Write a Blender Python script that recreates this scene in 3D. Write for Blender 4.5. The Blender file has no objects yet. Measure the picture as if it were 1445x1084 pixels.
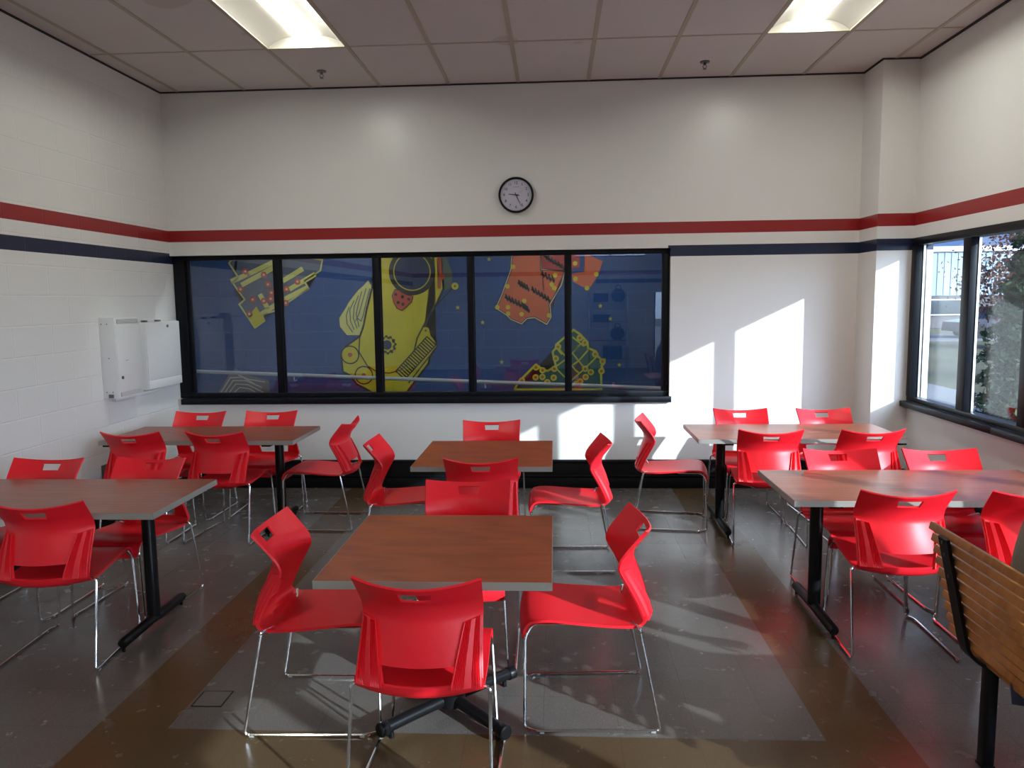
import bpy, bmesh, math, random
from mathutils import Vector, Matrix
random.seed(7)
PI = math.pi
R = math.radians
scn = bpy.context.scene
col = scn.collection

# ------------------------------------------------------------------ materials
def new_mat(name):
    m = bpy.data.materials.new(name); m.use_nodes = True
    nt = m.node_tree
    return m, nt, nt.nodes['Principled BSDF']
def sock(b, n, v):
    if n in b.inputs: b.inputs[n].default_value = v
def rgba(c): return (c[0], c[1], c[2], 1)
def pmat(name, color, rough=.5, metal=0, spec=.5, coat=0, bump=0, bscale=60, var=0):
    m, nt, b = new_mat(name)
    sock(b, 'Base Color', rgba(color)); sock(b, 'Roughness', rough); sock(b, 'Metallic', metal)
    sock(b, 'Specular IOR Level', spec); sock(b, 'Coat Weight', coat)
    N = nt.nodes; L = nt.links
    if bump or var:
        tc = N.new('ShaderNodeTexCoord'); nz = N.new('ShaderNodeTexNoise')
        nz.inputs['Scale'].default_value = bscale; nz.inputs['Detail'].default_value = 5
        L.new(tc.outputs['Object'], nz.inputs['Vector'])
        if bump:
            bp = N.new('ShaderNodeBump'); bp.inputs['Strength'].default_value = bump; bp.inputs['Distance'].default_value = .004
            L.new(nz.outputs['Fac'], bp.inputs['Height']); L.new(bp.outputs['Normal'], b.inputs['Normal'])
        if var:
            mx = N.new('ShaderNodeMix'); mx.data_type = 'RGBA'
            mx.inputs['A'].default_value = rgba([c*(1-var) for c in color]); mx.inputs['B'].default_value = rgba([min(1, c*(1+var)) for c in color])
            L.new(nz.outputs['Fac'], mx.inputs['Factor']); L.new(mx.outputs['Result'], b.inputs['Base Color'])
    return m
class NT:
    def __init__(s, nt): s.nt = nt; s.N = nt.nodes; s.L = nt.links
    def _in(s, sk, v):
        if hasattr(v, 'is_output') or isinstance(v, bpy.types.NodeSocket): s.L.new(v, sk)
        else: sk.default_value = v
    def math(s, op, a, b=0.0):
        n = s.N.new('ShaderNodeMath'); n.operation = op; s._in(n.inputs[0], a); s._in(n.inputs[1], b); return n.outputs[0]
    def mix(s, f, a, b):
        n = s.N.new('ShaderNodeMix'); n.data_type = 'RGBA'
        s._in(n.inputs['Factor'], f); s._in(n.inputs['A'], a if not isinstance(a, tuple) else rgba(a)); s._in(n.inputs['B'], b if not isinstance(b, tuple) else rgba(b))
        return n.outputs['Result']
    def xyz(s):
        tc = s.N.new('ShaderNodeTexCoord'); sp = s.N.new('ShaderNodeSeparateXYZ'); s.L.new(tc.outputs['Object'], sp.inputs[0])
        s.obj = tc.outputs['Object']; return sp.outputs
    def comb(s, x, y, z):
        n = s.N.new('ShaderNodeCombineXYZ')
        for i, v in enumerate((x, y, z)): s._in(n.inputs[i], v)
        return n.outputs[0]
    def noise(s, vec, scale, detail=4, rough=.5):
        n = s.N.new('ShaderNodeTexNoise'); n.inputs['Scale'].default_value = scale; n.inputs['Detail'].default_value = detail; n.inputs['Roughness'].default_value = rough
        if vec is not None: s.L.new(vec, n.inputs['Vector'])
        return n.outputs['Fac']
    def ramp(s, f, stops):
        n = s.N.new('ShaderNodeValToRGB'); e = n.color_ramp.elements
        while len(e) < len(stops): e.new(.5)
        for i, (p, c) in enumerate(stops): e[i].position = p; e[i].color = rgba(c)
        s.L.new(f, n.inputs[0]); return n.outputs[0]
    def bump(s, h, strength, dist):
        n = s.N.new('ShaderNodeBump'); n.inputs['Strength'].default_value = strength; n.inputs['Distance'].default_value = dist
        s._in(n.inputs['Height'], h); return n.outputs[0]

WHITE = (.80, .80, .775)
ZR0, ZR1, ZB0, ZB1 = 2.2836, 2.3855, 2.0861, 2.182
def wall_mat(name, brick=None, blue_x=None):
    """semi-gloss white paint with the red and blue painted bands; brick = 'y' gives painted concrete blocks"""
    m, nt, b = new_mat(name); t = NT(nt); x, y, z = t.xyz()
    red = t.math('MULTIPLY', t.math('GREATER_THAN', z, ZR0), t.math('LESS_THAN', z, ZR1))
    blue = t.math('MULTIPLY', t.math('GREATER_THAN', z, ZB0), t.math('LESS_THAN', z, ZB1))
    if blue_x is not None: blue = t.math('MULTIPLY', blue, t.math('GREATER_THAN', x, blue_x))
    base = WHITE
    n = t.noise(t.obj, 2.0, 3)
    c = t.mix(n, tuple(v*.97 for v in WHITE), WHITE)
    h = t.math('MULTIPLY', t.noise(t.obj, 140, 3), .15)
    if brick:
        br = nt.nodes.new('ShaderNodeTexBrick')
        nt.links.new(t.comb(t.math('ADD', y, -.1614), t.math('SUBTRACT', z, .1669), 0.0), br.inputs['Vector'])
        br.inputs['Scale'].default_value = 1; br.inputs['Brick Width'].default_value = .4064; br.inputs['Row Height'].default_value = .2032
        br.inputs['Mortar Size'].default_value = .0055; br.inputs['Mortar Smooth'].default_value = .5
        h = t.math('SUBTRACT', t.math('MULTIPLY', t.noise(t.obj, 70, 4), .3), br.outputs['Fac'])
        c = t.mix(t.math('MULTIPLY', br.outputs['Fac'], .55), c, (.87, .85, .82))
    c = t.mix(red, c, (.31, .017, .017)); c = t.mix(blue, c, (.012, .020, .055))
    t.L.new(c, b.inputs['Base Color'])
    t.L.new(t.bump(h, 0.6 if brick else .12, .004 if brick else .002), b.inputs['Normal'])
    sock(b, 'Roughness', .30); sock(b, 'Specular IOR Level', .5)
    return m
M = {}
M['wall'] = wall_mat('white_wall_paint', None, 1.0)
M['block'] = wall_mat('painted_block_wall', 'y', None)
M['plain'] = pmat('plain_white_paint', WHITE, .4)
M['black'] = pmat('black_painted_metal', (.006, .006, .007), .36, spec=.22, var=.2, bscale=20)
M['black_gloss'] = pmat('black_frame_metal', (.007, .008, .011), .34, spec=.16)
M['baseboard'] = pmat('black_baseboard', (.006, .006, .007), .38, spec=.2)
M['chrome'] = pmat('chrome_wire', (.78, .79, .81), .12, 1)
M['glide'] = pmat('clear_grey_glide', (.30, .30, .30), .3)
M['red'] = pmat('red_moulded_plastic', (.80, .013, .024), .40, spec=.35, bump=.06, bscale=500)
M['white_metal'] = pmat('white_powder_coat', (.80, .82, .81), .4, bump=.05, bscale=300)
M['grey_vent'] = pmat('grey_vent', (.42, .42, .42), .6)
M['edge'] = pmat('grey_edge_band', (.29, .275, .245), .45)
M['ceil_dark'] = pmat('ceiling_gap', (.03, .028, .026), .8)
M['grid'] = pmat('ceiling_grid_metal', (.43, .39, .29), .5)
M['refl'] = pmat('fixture_grey_white', (.40, .375, .335), .5)
M['clock_face'] = pmat('clock_face', (.66, .65, .74), .35)
M['ink'] = pmat('clock_ink', (.01, .01, .012), .5)
M['grey_ink'] = pmat('grey_ink', (.25, .25, .28), .5)
M['red_ink'] = pmat('thin_hand', (.2, .2, .22), .4)
M['steel'] = pmat('lock_steel', (.16, .16, .16), .3, .8)
M['brown_out'] = pmat('brown_outlet', (.10, .075, .055), .5)
M['khaki'] = pmat('khaki_cloth', (.23, .205, .165), .9, bump=.5, bscale=90, var=.15)
M['jeans'] = pmat('dark_denim', (.03, .04, .07), .9, bump=.3, bscale=200)
M['skin'] = pmat('skin', (.55, .33, .24), .5)
M['hair'] = pmat('dark_hair', (.025, .018, .013), .6, bump=.5, bscale=120)
M['shoe'] = pmat('shoe', (.03, .03, .03), .6)
M['rail'] = pmat('painted_handrail', (.45, .47, .48), .35)
# floor: speckled vinyl tile, grey with brown border bands
def floor_mat():
    m, nt, b = new_mat('vinyl_tile'); t = NT(nt); x, y, z = t.xyz()
    # brown band: inside outer rectangle and not inside inner rectangle
    inn = t.math('MULTIPLY', t.math('MULTIPLY', t.math('GREATER_THAN', x, -1.595), t.math('LESS_THAN', x, 1.045)), t.math('GREATER_THAN', y, 2.905))
    out = t.math('MULTIPLY', t.math('MULTIPLY', t.math('GREATER_THAN', x, -1.90), t.math('LESS_THAN', x, 1.36)), t.math('GREATER_THAN', y, 2.2954))
    brown = t.math('MULTIPLY', out, t.math('SUBTRACT', 1.0, inn))
    fine = t.noise(t.obj, 130, 4, .7)
    mp = nt.nodes.new('ShaderNodeMapping'); mp.inputs['Rotation'].default_value = (0, 0, .9); mp.inputs['Scale'].default_value = (1, .35, 1)
    t.L.new(t.obj, mp.inputs['Vector'])
    flake = t.noise(mp.outputs[0], 210, 2, .4)
    big = t.noise(t.obj, 1.7, 3)
    g = t.mix(fine, (.085, .077, .070), (.145, .130, .118))
    g = t.mix(t.math('MULTIPLY', t.math('GREATER_THAN', flake, .645), .17), g, (.36, .335, .30))
    bw = t.mix(fine, (.055, .034, .016), (.118, .075, .036))
    c = t.mix(brown, g, bw)
    c = t.mix(t.math('MULTIPLY', t.math('GREATER_THAN', big, .58), .10), c, (.03, .026, .022))
    # tile seams
    def seam(v, off):
        f = t.math('FRACT', t.math('DIVIDE', t.math('ADD', v, off), .3048))
        return t.math('LESS_THAN', f, .008)
    s = t.math('MAXIMUM', seam(x, 30.48+.06), seam(y, 30.48-2.905))
    c = t.mix(t.math('MULTIPLY', s, .35), c, (.02, .018, .016))
    t.L.new(c, b.inputs['Base Color'])
    rr = t.math('ADD', t.math('MULTIPLY', t.noise(t.obj, 9, 4), .16), .17)
    t.L.new(rr, b.inputs['Roughness'])
    t.L.new(t.bump(t.noise(t.obj, 35, 3), .06, .003), b.inputs['Normal'])
    sock(b, 'Specular IOR Level', .5)
    return m
M['floor'] = floor_mat()
def ceil_mat():
    m, nt, b = new_mat('acoustic_ceiling_tile'); t = NT(nt); x, y, z = t.xyz()
    n = t.noise(t.obj, 160, 4, .7)
    c = t.mix(t.noise(t.obj, 1.5, 2), (.63, .585, .56), (.69, .645, .615))
    st = t.noise(t.obj, 1.1, 1)
    c = t.mix(t.math('MULTIPLY', t.math('GREATER_THAN', st, .72), .25), c, (.36, .28, .18))
    c = t.mix(t.math('MULTIPLY', t.math('GREATER_THAN', n, .66), .4), c, (.18, .16, .15))
    t.L.new(c, b.inputs['Base Color']); t.L.new(t.bump(n, .3, .003), b.inputs['Normal']); sock(b, 'Roughness', .9)
    return m
M['ceil'] = ceil_mat()
def wood_mat(name, rot, dark, light, rough):
    m, nt, b = new_mat(name); t = NT(nt); x, y, z = t.xyz()
    mp = nt.nodes.new('ShaderNodeMapping'); mp.inputs['Rotation'].default_value = (0, 0, rot); mp.inputs['Scale'].default_value = (1.2, 6.0, 1)
    t.L.new(t.obj, mp.inputs['Vector'])
    w = nt.nodes.new('ShaderNodeTexWave'); w.wave_type = 'RINGS'; w.inputs['Scale'].default_value = 1.4; w.inputs['Distortion'].default_value = 7; w.inputs['Detail'].default_value = 3; w.inputs['Detail Scale'].default_value = 1.2
    t.L.new(mp.outputs[0], w.inputs['Vector'])
    n1 = t.noise(mp.outputs[0], 3.0, 5, .6); n2 = t.noise(mp.outputs[0], 26, 4, .7)
    f = t.math('ADD', t.math('MULTIPLY', w.outputs['Fac'], .22), t.math('ADD', t.math('MULTIPLY', n1, .60), t.math('MULTIPLY', n2, .25)))
    c = t.ramp(f, [(.25, dark), (.5, tuple((a+b_)/2 for a, b_ in zip(dark, light))), (.8, light)])
    t.L.new(c, b.inputs['Base Color']); sock(b, 'Roughness', rough); sock(b, 'Specular IOR Level', .32)
    t.L.new(t.bump(n2, .04, .001), b.inputs['Normal'])
    return m
M['cherry'] = wood_mat('cherry_laminate', R(80), (.22, .046, .014), (.42, .098, .030), .36)
M['cherry_long'] = wood_mat('cherry_laminate_long', 0, (.185, .048, .024), (.34, .105, .055), .30)
M['slat'] = wood_mat('oak_slat', R(90), (.27, .10, .022), (.52, .23, .065), .42)
def emit(name, color, s):
    m = bpy.data.materials.new(name); m.use_nodes = True; nt = m.node_tree; nt.nodes.clear()
    o = nt.nodes.new('ShaderNodeOutputMaterial'); e = nt.nodes.new('ShaderNodeEmission')
    e.inputs[0].default_value = rgba(color); e.inputs[1].default_value = s
    nt.links.new(e.outputs[0], o.inputs[0]); return m
M['lamp'] = emit('lamp_diffuser', (.97, .98, .885), 25.0)
M['lamp_c'] = emit('added_corridor_lamp', (.95, .97, 1), 20.0)
def glass_mat(name, tint, ior, rough=0.0):
    m = bpy.data.materials.new(name); m.use_nodes = True; nt = m.node_tree; nt.nodes.clear(); N = nt.nodes; L = nt.links
    t = NT(nt); o = N.new('ShaderNodeOutputMaterial'); tr = N.new('ShaderNodeBsdfTransparent'); gl = N.new('ShaderNodeBsdfGlossy'); mx = N.new('ShaderNodeMixShader'); lw = N.new('ShaderNodeLayerWeight')
    tr.inputs[0].default_value = rgba(tint); gl.inputs['Roughness'].default_value = rough; gl.inputs[0].default_value = (1, 1, 1, 1)
    lw.inputs['Blend'].default_value = .5; r0 = ((ior-1)/(ior+1))**2      # Schlick's reflectance, the same from both faces
    f = t.math('ADD', t.math('MULTIPLY', t.math('POWER', lw.outputs['Facing'], 5.0), 1-r0), r0)
    L.new(f, mx.inputs[0]); L.new(tr.outputs[0], mx.inputs[1]); L.new(gl.outputs[0], mx.inputs[2]); L.new(mx.outputs[0], o.inputs[0])
    return m
M['glass_in'] = glass_mat('interior_pane', (.88, .92, .94), 1.66)
M['glass_out'] = glass_mat('exterior_pane', (.93, .96, .98), 1.42)

# ------------------------------------------------------------------ mesh helpers
def link(name, bm, mat, parent=None, smooth=None, loc=None):
    me = bpy.data.meshes.new(name)
    bmesh.ops.recalc_face_normals(bm, faces=bm.faces[:])
    if smooth is not None:
        for f in bm.faces: f.smooth = True
        for e in bm.edges:
            if len(e.link_faces) == 2 and e.calc_face_angle(0) > R(smooth): e.smooth = False
    bm.to_mesh(me); bm.free()
    me.materials.append(M[mat] if isinstance(mat, str) else mat)
    o = bpy.data.objects.new(name, me); col.objects.link(o)
    if parent is not None: o.parent = parent
    if loc: o.location = loc
    return o
def BM(): return bmesh.new()
def box(bm, x0, x1, y0, y1, z0, z1, bev=0, seg=2):
    r = bmesh.ops.create_cube(bm, size=1)
    vs = r['verts']
    for v in vs:
        v.co = Vector((x0+(v.co.x+.5)*(x1-x0), y0+(v.co.y+.5)*(y1-y0), z0+(v.co.z+.5)*(z1-z0)))
    if bev:
        es = list({e for v in vs for e in v.link_edges})
        bmesh.ops.bevel(bm, geom=es, offset=bev, segments=seg, affect='EDGES', profile=.5)
    return bm
def bbox(name, x0, x1, y0, y1, z0, z1, mat, parent=None, bev=0, seg=2):
    return link(name, box(BM(), x0, x1, y0, y1, z0, z1, bev, seg), mat, parent, 35 if bev else None)
def cyl(bm, c, r, h, axis='Z', seg=32, r2=None):
    rot = {'Z': Matrix(), 'X': Matrix.Rotation(PI/2, 4, 'Y'), 'Y': Matrix.Rotation(PI/2, 4, 'X')}[axis]
    bmesh.ops.create_cone(bm, cap_ends=True, segments=seg, radius1=r, radius2=r if r2 is None else r2, depth=h, matrix=Matrix.Translation(c) @ rot)
    return bm
def round_path(pts, rad, n=5):
    pts = [Vector(p) for p in pts]; out = [pts[0]]
    for i in range(1, len(pts)-1):
        a, p, b = pts[i-1], pts[i], pts[i+1]
        u = (a-p); w = (b-p); d = min(rad, u.length*.48, w.length*.48); u.normalize(); w.normalize()
        for k in range(n+1):
            s = k/n; A = p+u*d; B = p+w*d
            out.append(A*(1-s)**2 + p*2*s*(1-s) + B*s*s)
    out.append(pts[-1]); return out
def tube(bm, pts, r, seg=8, closed=False, radii=None):
    pts = [Vector(p) for p in pts]; n = len(pts); rings = []
    up = None
    for i, p in enumerate(pts):
        if closed: t = pts[(i+1) % n]-pts[i-1]
        else: t = pts[min(i+1, n-1)]-pts[max(i-1, 0)]
        t.normalize()
        if up is None:
            up = Vector((0, 0, 1)) if abs(t.z) < .9 else Vector((1, 0, 0))
        up = (up - t*up.dot(t)).normalized(); s = t.cross(up)
        rr = radii[i] if radii else r
        rings.append([bm.verts.new(p+(up*math.cos(2*PI*k/seg)+s*math.sin(2*PI*k/seg))*rr) for k in range(seg)])
    for i in range(n if closed else n-1):
        a, b = rings[i], rings[(i+1) % n]
        for k in range(seg): bm.faces.new((a[k], a[(k+1) % seg], b[(k+1) % seg], b[k]))
    if not closed:
        bm.faces.new(rings[0]); bm.faces.new(rings[-1][::-1])
    return bm
def prism(bm, poly, axis, a, b):
    """extrude a 2-D polygon along axis from a to b; poly coords are the two other axes in order"""
    def P(u, v, w):
        return {'X': (w, u, v), 'Y': (u, w, v), 'Z': (u, v, w)}[axis]
    v0 = [bm.verts.new(P(u, v, a)) for u, v in poly]; v1 = [bm.verts.new(P(u, v, b)) for u, v in poly]
    n = len(poly)
    bm.faces.new(v0); bm.faces.new(v1[::-1])
    for i in range(n): bm.faces.new((v0[i], v1[i], v1[(i+1) % n], v0[(i+1) % n]))
    return bm
def thing(name, label, cat, loc=(0, 0, 0), rz=0, group=None):
    o = bpy.data.objects.new(name, None); o.empty_display_size = .1; col.objects.link(o)
    o.location = loc; o.rotation_euler = (0, 0, rz); o['label'] = label; o['category'] = cat
    if group: o['group'] = group
    return o
def tag(o, label, cat, group=None):
    o['label'] = label; o['category'] = cat
    if group: o['group'] = group
    return o
def struct(o, label=None):
    o['kind'] = 'structure'
    if label: o['label'] = label
    return o
def dup(root, loc, rz, label, group=None):
    r = root.copy(); col.objects.link(r); r.location = loc; r.rotation_euler = (0, 0, rz); r['label'] = label
    if group: r['group'] = group
    for ch in list(root.children):
        c = ch.copy(); col.objects.link(c); c.parent = r
        for g in list(ch.children):
            d = g.copy(); col.objects.link(d); d.parent = c
    return r

# ------------------------------------------------------------------ room shell
XL, XR, D, ZC = -3.5225, 2.937, 6.9816, 3.608
COLX, COLY = 2.642, D-.385          # the square column in the far corner
WZ0, WZ1 = .842, 2.160              # long interior window
SZ0, SZ1 = .845, 2.183              # window in the right wall
YR = -5.0                           # rear wall
struct(bbox('floor', XL-.2, XR+.16, YR-.2, D+.02, -.12, 0, 'floor'))
# left wall of painted blocks (runs on past the recess of the long window)
struct(bbox('wall_left', XL-.2, XL, YR-.2, D+.2, 0, ZC+.1, 'block'))
# back wall with the opening of the long window (opening starts at the left wall)
bm = BM()
box(bm, XL, XR+.16, D, D+.2, WZ1, ZC+.1); box(bm, XL, 1.022, D, D+.2, 0, WZ0-.005); box(bm, 1.022, XR+.16, D, D+.2, 0, WZ1)
struct(link('wall_back', bm, 'wall'))
struct(bbox('wall_column', COLX, XR+.16, COLY, D, 0, ZC+.05, 'wall'))
# right wall: below, above, and behind the window band
WY0, WY1 = -3.6, COLY
bm = BM()
box(bm, XR, XR+.155, YR-.2, D, 0, SZ0-.003); box(bm, XR, XR+.155, YR-.2, D, 2.130, ZC+.1); box(bm, XR, XR+.155, YR-.2, WY0, SZ0-.003, 2.130)
struct(link('wall_right', bm, 'wall'))
# rear wall (seen only in the reflections) with a high glazed strip
bm = BM()
for a, b_, c, d in ((XL-.2, .5, 0, ZC+.1), (2.2, 2.42, 0, ZC+.1), (2.64, XR+.16, 0, ZC+.1), (2.42, 2.64, 0, .25), (2.42, 2.64, 1.85, ZC+.1), (.5, 2.2, 0, 2.72), (.5, 2.2, 3.0, ZC+.1)):
    box(bm, a, b_, YR-.2, YR, c, d)
struct(link('wall_rear', bm, 'wall'))
# ceiling tiles, left open where the troffers sit
TX = [-2.137+.6096*i for i in range(-2, 10)]
xs = [XL-.1] + [x for x in TX if XL < x < XR] + [XR+.1]
ys = [YR-.1] + [5.905-1.2192*k for k in range(8, -1, -1)] + [D+.1]
FX = [(-2.137, -1.5274), (1.5206, 2.1302)]
FY = [(4.6858, 5.905), (-.191, 1.0282), (-2.6294, -1.4102)]
bm = BM()
for i in range(len(xs)-1):
    for j in range(len(ys)-1):
        cx, cy = (xs[i]+xs[i+1])/2, (ys[j]+ys[j+1])/2
        if any(a < cx < b_ for a, b_ in FX) and any(a < cy < b_ for a, b_ in FY): continue
        box(bm, xs[i], xs[i+1], ys[j], ys[j+1], ZC, ZC+.02)
struct(link('ceiling', bm, 'ceil'))
bm = BM()
for x in xs[1:-1]: box(bm, x-.015, x+.015, YR, D, ZC-.004, ZC+.004)
for y in ys[1:-1]: box(bm, XL, XR, y-.012, y+.012, ZC-.0025, ZC+.004)
struct(link('trim_1', bm, 'grid'))
bm = BM()   # dark gap along the top of the walls
box(bm, XL, COLX, D-.012, D, ZC-.012, ZC); box(bm, XL, XL+.012, YR, D, ZC-.012, ZC); box(bm, COLX-.012, COLX, COLY-.012, D, ZC-.012, ZC); box(bm, COLX-.012, XR, COLY-.012, COLY, ZC-.012, ZC); box(bm, XR-.014, XR, YR, COLY, ZC-.014, ZC)
struct(link('trim_2', bm, 'ceil_dark'))
# black baseboard, tall and stepped, along the back wall; lower on the right wall
def baseboard(name, parts):
    bm = BM()
    for p in parts: box(bm, *p, .004, 2)
    return struct(link(name, bm, 'baseboard', None, 35))
baseboard('baseboard_back', [(XL, COLX, D-.022, D, 0, .262), (XL, COLX, D-.034, D-.02, .235, .258), (XL, COLX, D-.030, D-.02, .105, .118), (XL, COLX, D-.034, D-.02, 0, .09), (COLX-.022, COLX, COLY-.022, D, 0, .262), (COLX-.022, XR, COLY-.022, COLY, 0, .262)])
baseboard('baseboard_right', [(XR-.022, XR, YR, COLY, 0, .262), (XR-.034, XR-.02, YR, COLY, .235, .258)])
baseboard('baseboard_left', [(XL, XL+.012, YR, D-.03, 0, .10)])

# ------------------------------------------------------------------ long interior window
FYY = D+.05
win = struct(bpy.data.objects.new('window_1', None)); col.objects.link(win)
MX = [(-3.515, -3.395), (-2.592, -2.511), (-1.667, -1.587), (-.800, -.729), (.085, .150), (.962, 1.022)]
bm = BM(); box(bm, XL+.003, 1.021, FYY-.005, FYY+.075, 2.118, WZ1-.001, .004); box(bm, XL+.003, 1.021, FYY-.005, FYY+.075, WZ0+.0, .885, .004)
box(bm, XL+.003, MX[0][1]-.02, FYY-.005, FYY+.075, .886, 2.117, .004); box(bm, MX[0][1]-.02, MX[0][1]+.012, FYY+.02, FYY+.06, .886, 2.117, .004); box(bm, MX[5][0], 1.021, FYY-.005, FYY+.075, .886, 2.117, .004)
link('window_frame', bm, 'black_gloss', win, 35)
for a, b_ in MX[1:5]:
    bm = BM(); box(bm, a+.008, b_-.008, FYY-.005, FYY+.075, .886, 2.117, .004); box(bm, a, b_, FYY+.025, FYY+.055, .886, 2.117, .003)
    link('mullion', bm, 'black_gloss', win, 35)
for i in range(5):
    bbox('pane', MX[i][1], MX[i+1][0], FYY+.036, FYY+.044, .884, 2.120, 'glass_in', win)
bm = BM(); box(bm, XL+.045, 1.035, D-.042, FYY-.006, WZ0-.052, WZ0+.0, .004)
link('window_sill', bm, 'black_gloss', win, 35)

# ------------------------------------------------------------------ right wall window band
win2 = struct(bpy.data.objects.new('window_2', None)); col.objects.link(win2)
ME = [6.585, 6.52]
muls = [(5.685, 5.79), (4.925, 5.035), (4.335, 4.445)] + [(4.335-.683*k, 4.445-.683*k) for k in range(1, 13)]
X0 = XR
bm = BM(); box(bm, X0-.012, X0+.075, WY0, WY1-.001, 2.122, SZ1, .004); box(bm, X0-.006, X0+.075, WY0, WY1-.001, SZ0, .882, .003)
box(bm, X0-.012, X0+.075, WY1-.085, WY1-.001, .883, 2.121, .004); box(bm, X0-.012, X0+.075, WY0, WY0+.08, .883, 2.121, .004)
link('window_frame', bm, 'black_gloss', win2, 35)
M['alu'] = pmat('mill_aluminium', (.62, .64, .66), .35, 1)
for a, b_ in muls:
    bm = BM(); box(bm, X0-.012, X0+.06, a, b_, .883, 2.121, .004)
    mu = link('mullion', bm, 'black_gloss', win2, 35)
    bbox('glazing_bead', X0+.042, X0+.058, a-.007, a-.001, .884, 2.120, 'alu', mu)
bbox('glazing_bead', X0+.042, X0+.058, WY1-.093, WY1-.087, .884, 2.120, 'alu', win2)
edges = [WY1-.085] + [e for a, b_ in muls for e in (b_, a)] + [WY0+.08]
for i in range(0, len(edges), 2):
    bbox('pane', X0+.058, X0+.066, edges[i+1], edges[i], .880, 2.124, 'glass_out', win2)
bm = BM(); box(bm, X0-.062, X0-.006, 5.232, WY1-.002, SZ0-.048, SZ0-.001, .004); box(bm, X0-.064, X0-.006, WY0, 5.228, SZ0-.048, SZ0-.001, .004)
link('window_sill', bm, 'black_gloss', win2, 35)
win3 = struct(bpy.data.objects.new('window_3', None)); col.objects.link(win3)
bm = BM(); box(bm, .5, 2.2, YR-.1, YR-.04, 2.72, 2.75); box(bm, .5, 2.2, YR-.1, YR-.04, 2.97, 3.0); box(bm, 1.33, 1.37, YR-.1, YR-.04, 2.75, 2.97)
link('window_frame', bm, 'black_gloss', win3)
bbox('pane', .5, 2.2, YR-.075, YR-.067, 2.74, 2.98, 'glass_out', win3)
win4 = struct(bpy.data.objects.new('window_4', None)); col.objects.link(win4)
bm = BM(); box(bm, 2.42, 2.45, YR-.1, YR-.04, .25, 1.85); box(bm, 2.61, 2.64, YR-.1, YR-.04, .25, 1.85)
link('window_frame', bm, 'black_gloss', win4)
bbox('pane', 2.45, 2.61, YR-.075, YR-.067, .25, 1.85, 'glass_out', win4)
# ------------------------------------------------------------------ corridor behind the window
MY = D+1.8
m, nt, b = new_mat('blue_block_paint'); t = NT(nt); x, y, z = t.xyz()
br = nt.nodes.new('ShaderNodeTexBrick'); nt.links.new(t.comb(x, t.math('SUBTRACT', z, .1669), 0.0), br.inputs['Vector'])
br.inputs['Scale'].default_value = 1; br.inputs['Brick Width'].default_value = .4064; br.inputs['Row Height'].default_value = .2032; br.inputs['Mortar Size'].default_value = .005
c = t.mix(t.noise(t.obj, .8, 2), (.005, .050, .18), (.008, .068, .235)); c = t.mix(t.math('MULTIPLY', br.outputs['Fac'], .5), c, (.05, .12, .32))
t.L.new(c, b.inputs['Base Color']); t.L.new(t.bump(t.math('SUBTRACT', 1.0, br.outputs['Fac']), .5, .004), b.inputs['Normal']); sock(b, 'Roughness', .45)
M['blue_wall'] = m
struct(bbox('wall_corridor', -6.2, 3.09, MY, MY+.15, -.4, 2.9, 'blue_wall'))
struct(bbox('floor_corridor', -6.2, 3.09, D+.2, MY, -.52, -.40, 'floor'))
struct(bbox('ceiling_corridor', -6.2, 3.09, D+.2, MY+.15, 2.75, 2.85, 'plain'))
struct(bbox('wall_corridor_end_west', -6.35, -6.2, D+.0, MY+.15, -.4, 2.85, 'plain'))
struct(bbox('wall_corridor_end_east', 2.94, 3.09, D+.2, MY, -.4, 2.85, 'plain'))
struct(bbox('wall_corridor_side', -6.2, XL-.2, D, D+.2, -.4, 2.85, 'plain'))
struct(bbox('wall_corridor_base', XL-.2, XR, D+.0201, D+.2, -.4, -.1205, 'plain'))
for xx in (-2.6, .2):  # out-of-view light strips, added to brighten the mural wall
    t_ = thing('ceiling_light', 'added unseen light strip in the corridor behind the long window, %s half' % ('west' if xx < -1 else 'east'), 'ceiling light', (xx, D+.75, 2.751), 0, 'added corridor lights')
    bbox('housing', -.62, .62, -.09, .09, -.05, -.001, 'white_metal', t_, .004); bbox('diffuser', -.60, .60, -.07, .07, -.062, -.049, 'lamp_c', t_, .004)

# mural painted on the blue wall: plain shapes, lines and discs, each painted patch a few millimetres thick
def pm(n, c, r=.5): M[n] = pmat(n, c, r, var=.12, bscale=8)
pm('m_yellow', (.62, .52, .012)); pm('m_pale', (.66, .62, .16)); pm('m_black', (.010, .011, .016)); pm('m_red', (.55, .075, .03)); pm('m_orange', (.58, .11, .035))
pm('m_dkred', (.36, .022, .015)); pm('m_green', (.008, .085, .085)); pm('m_navy', (.006, .022, .085)); pm('m_lime', (.58, .60, .03)); pm('m_grey', (.20, .17, .18)); pm('m_olive', (.10, .13, .09)); pm('m_cream', (.60, .58, .38)); pm('m_slate', (.10, .12, .16))
def poly(par, name, pts, mat, lay):
    bm = BM(); prism(bm, pts, 'Y', MY-.002-.002*lay, MY-.0005)
    bmesh.ops.triangulate(bm, faces=[f for f in bm.faces if len(f.verts) > 4])
    return link(name, bm, mat, par)
def ring_poly(cx, cz, r, n=40): return [(cx+r*math.cos(2*PI*k/n), cz+r*math.sin(2*PI*k/n)) for k in range(n)]
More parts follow.
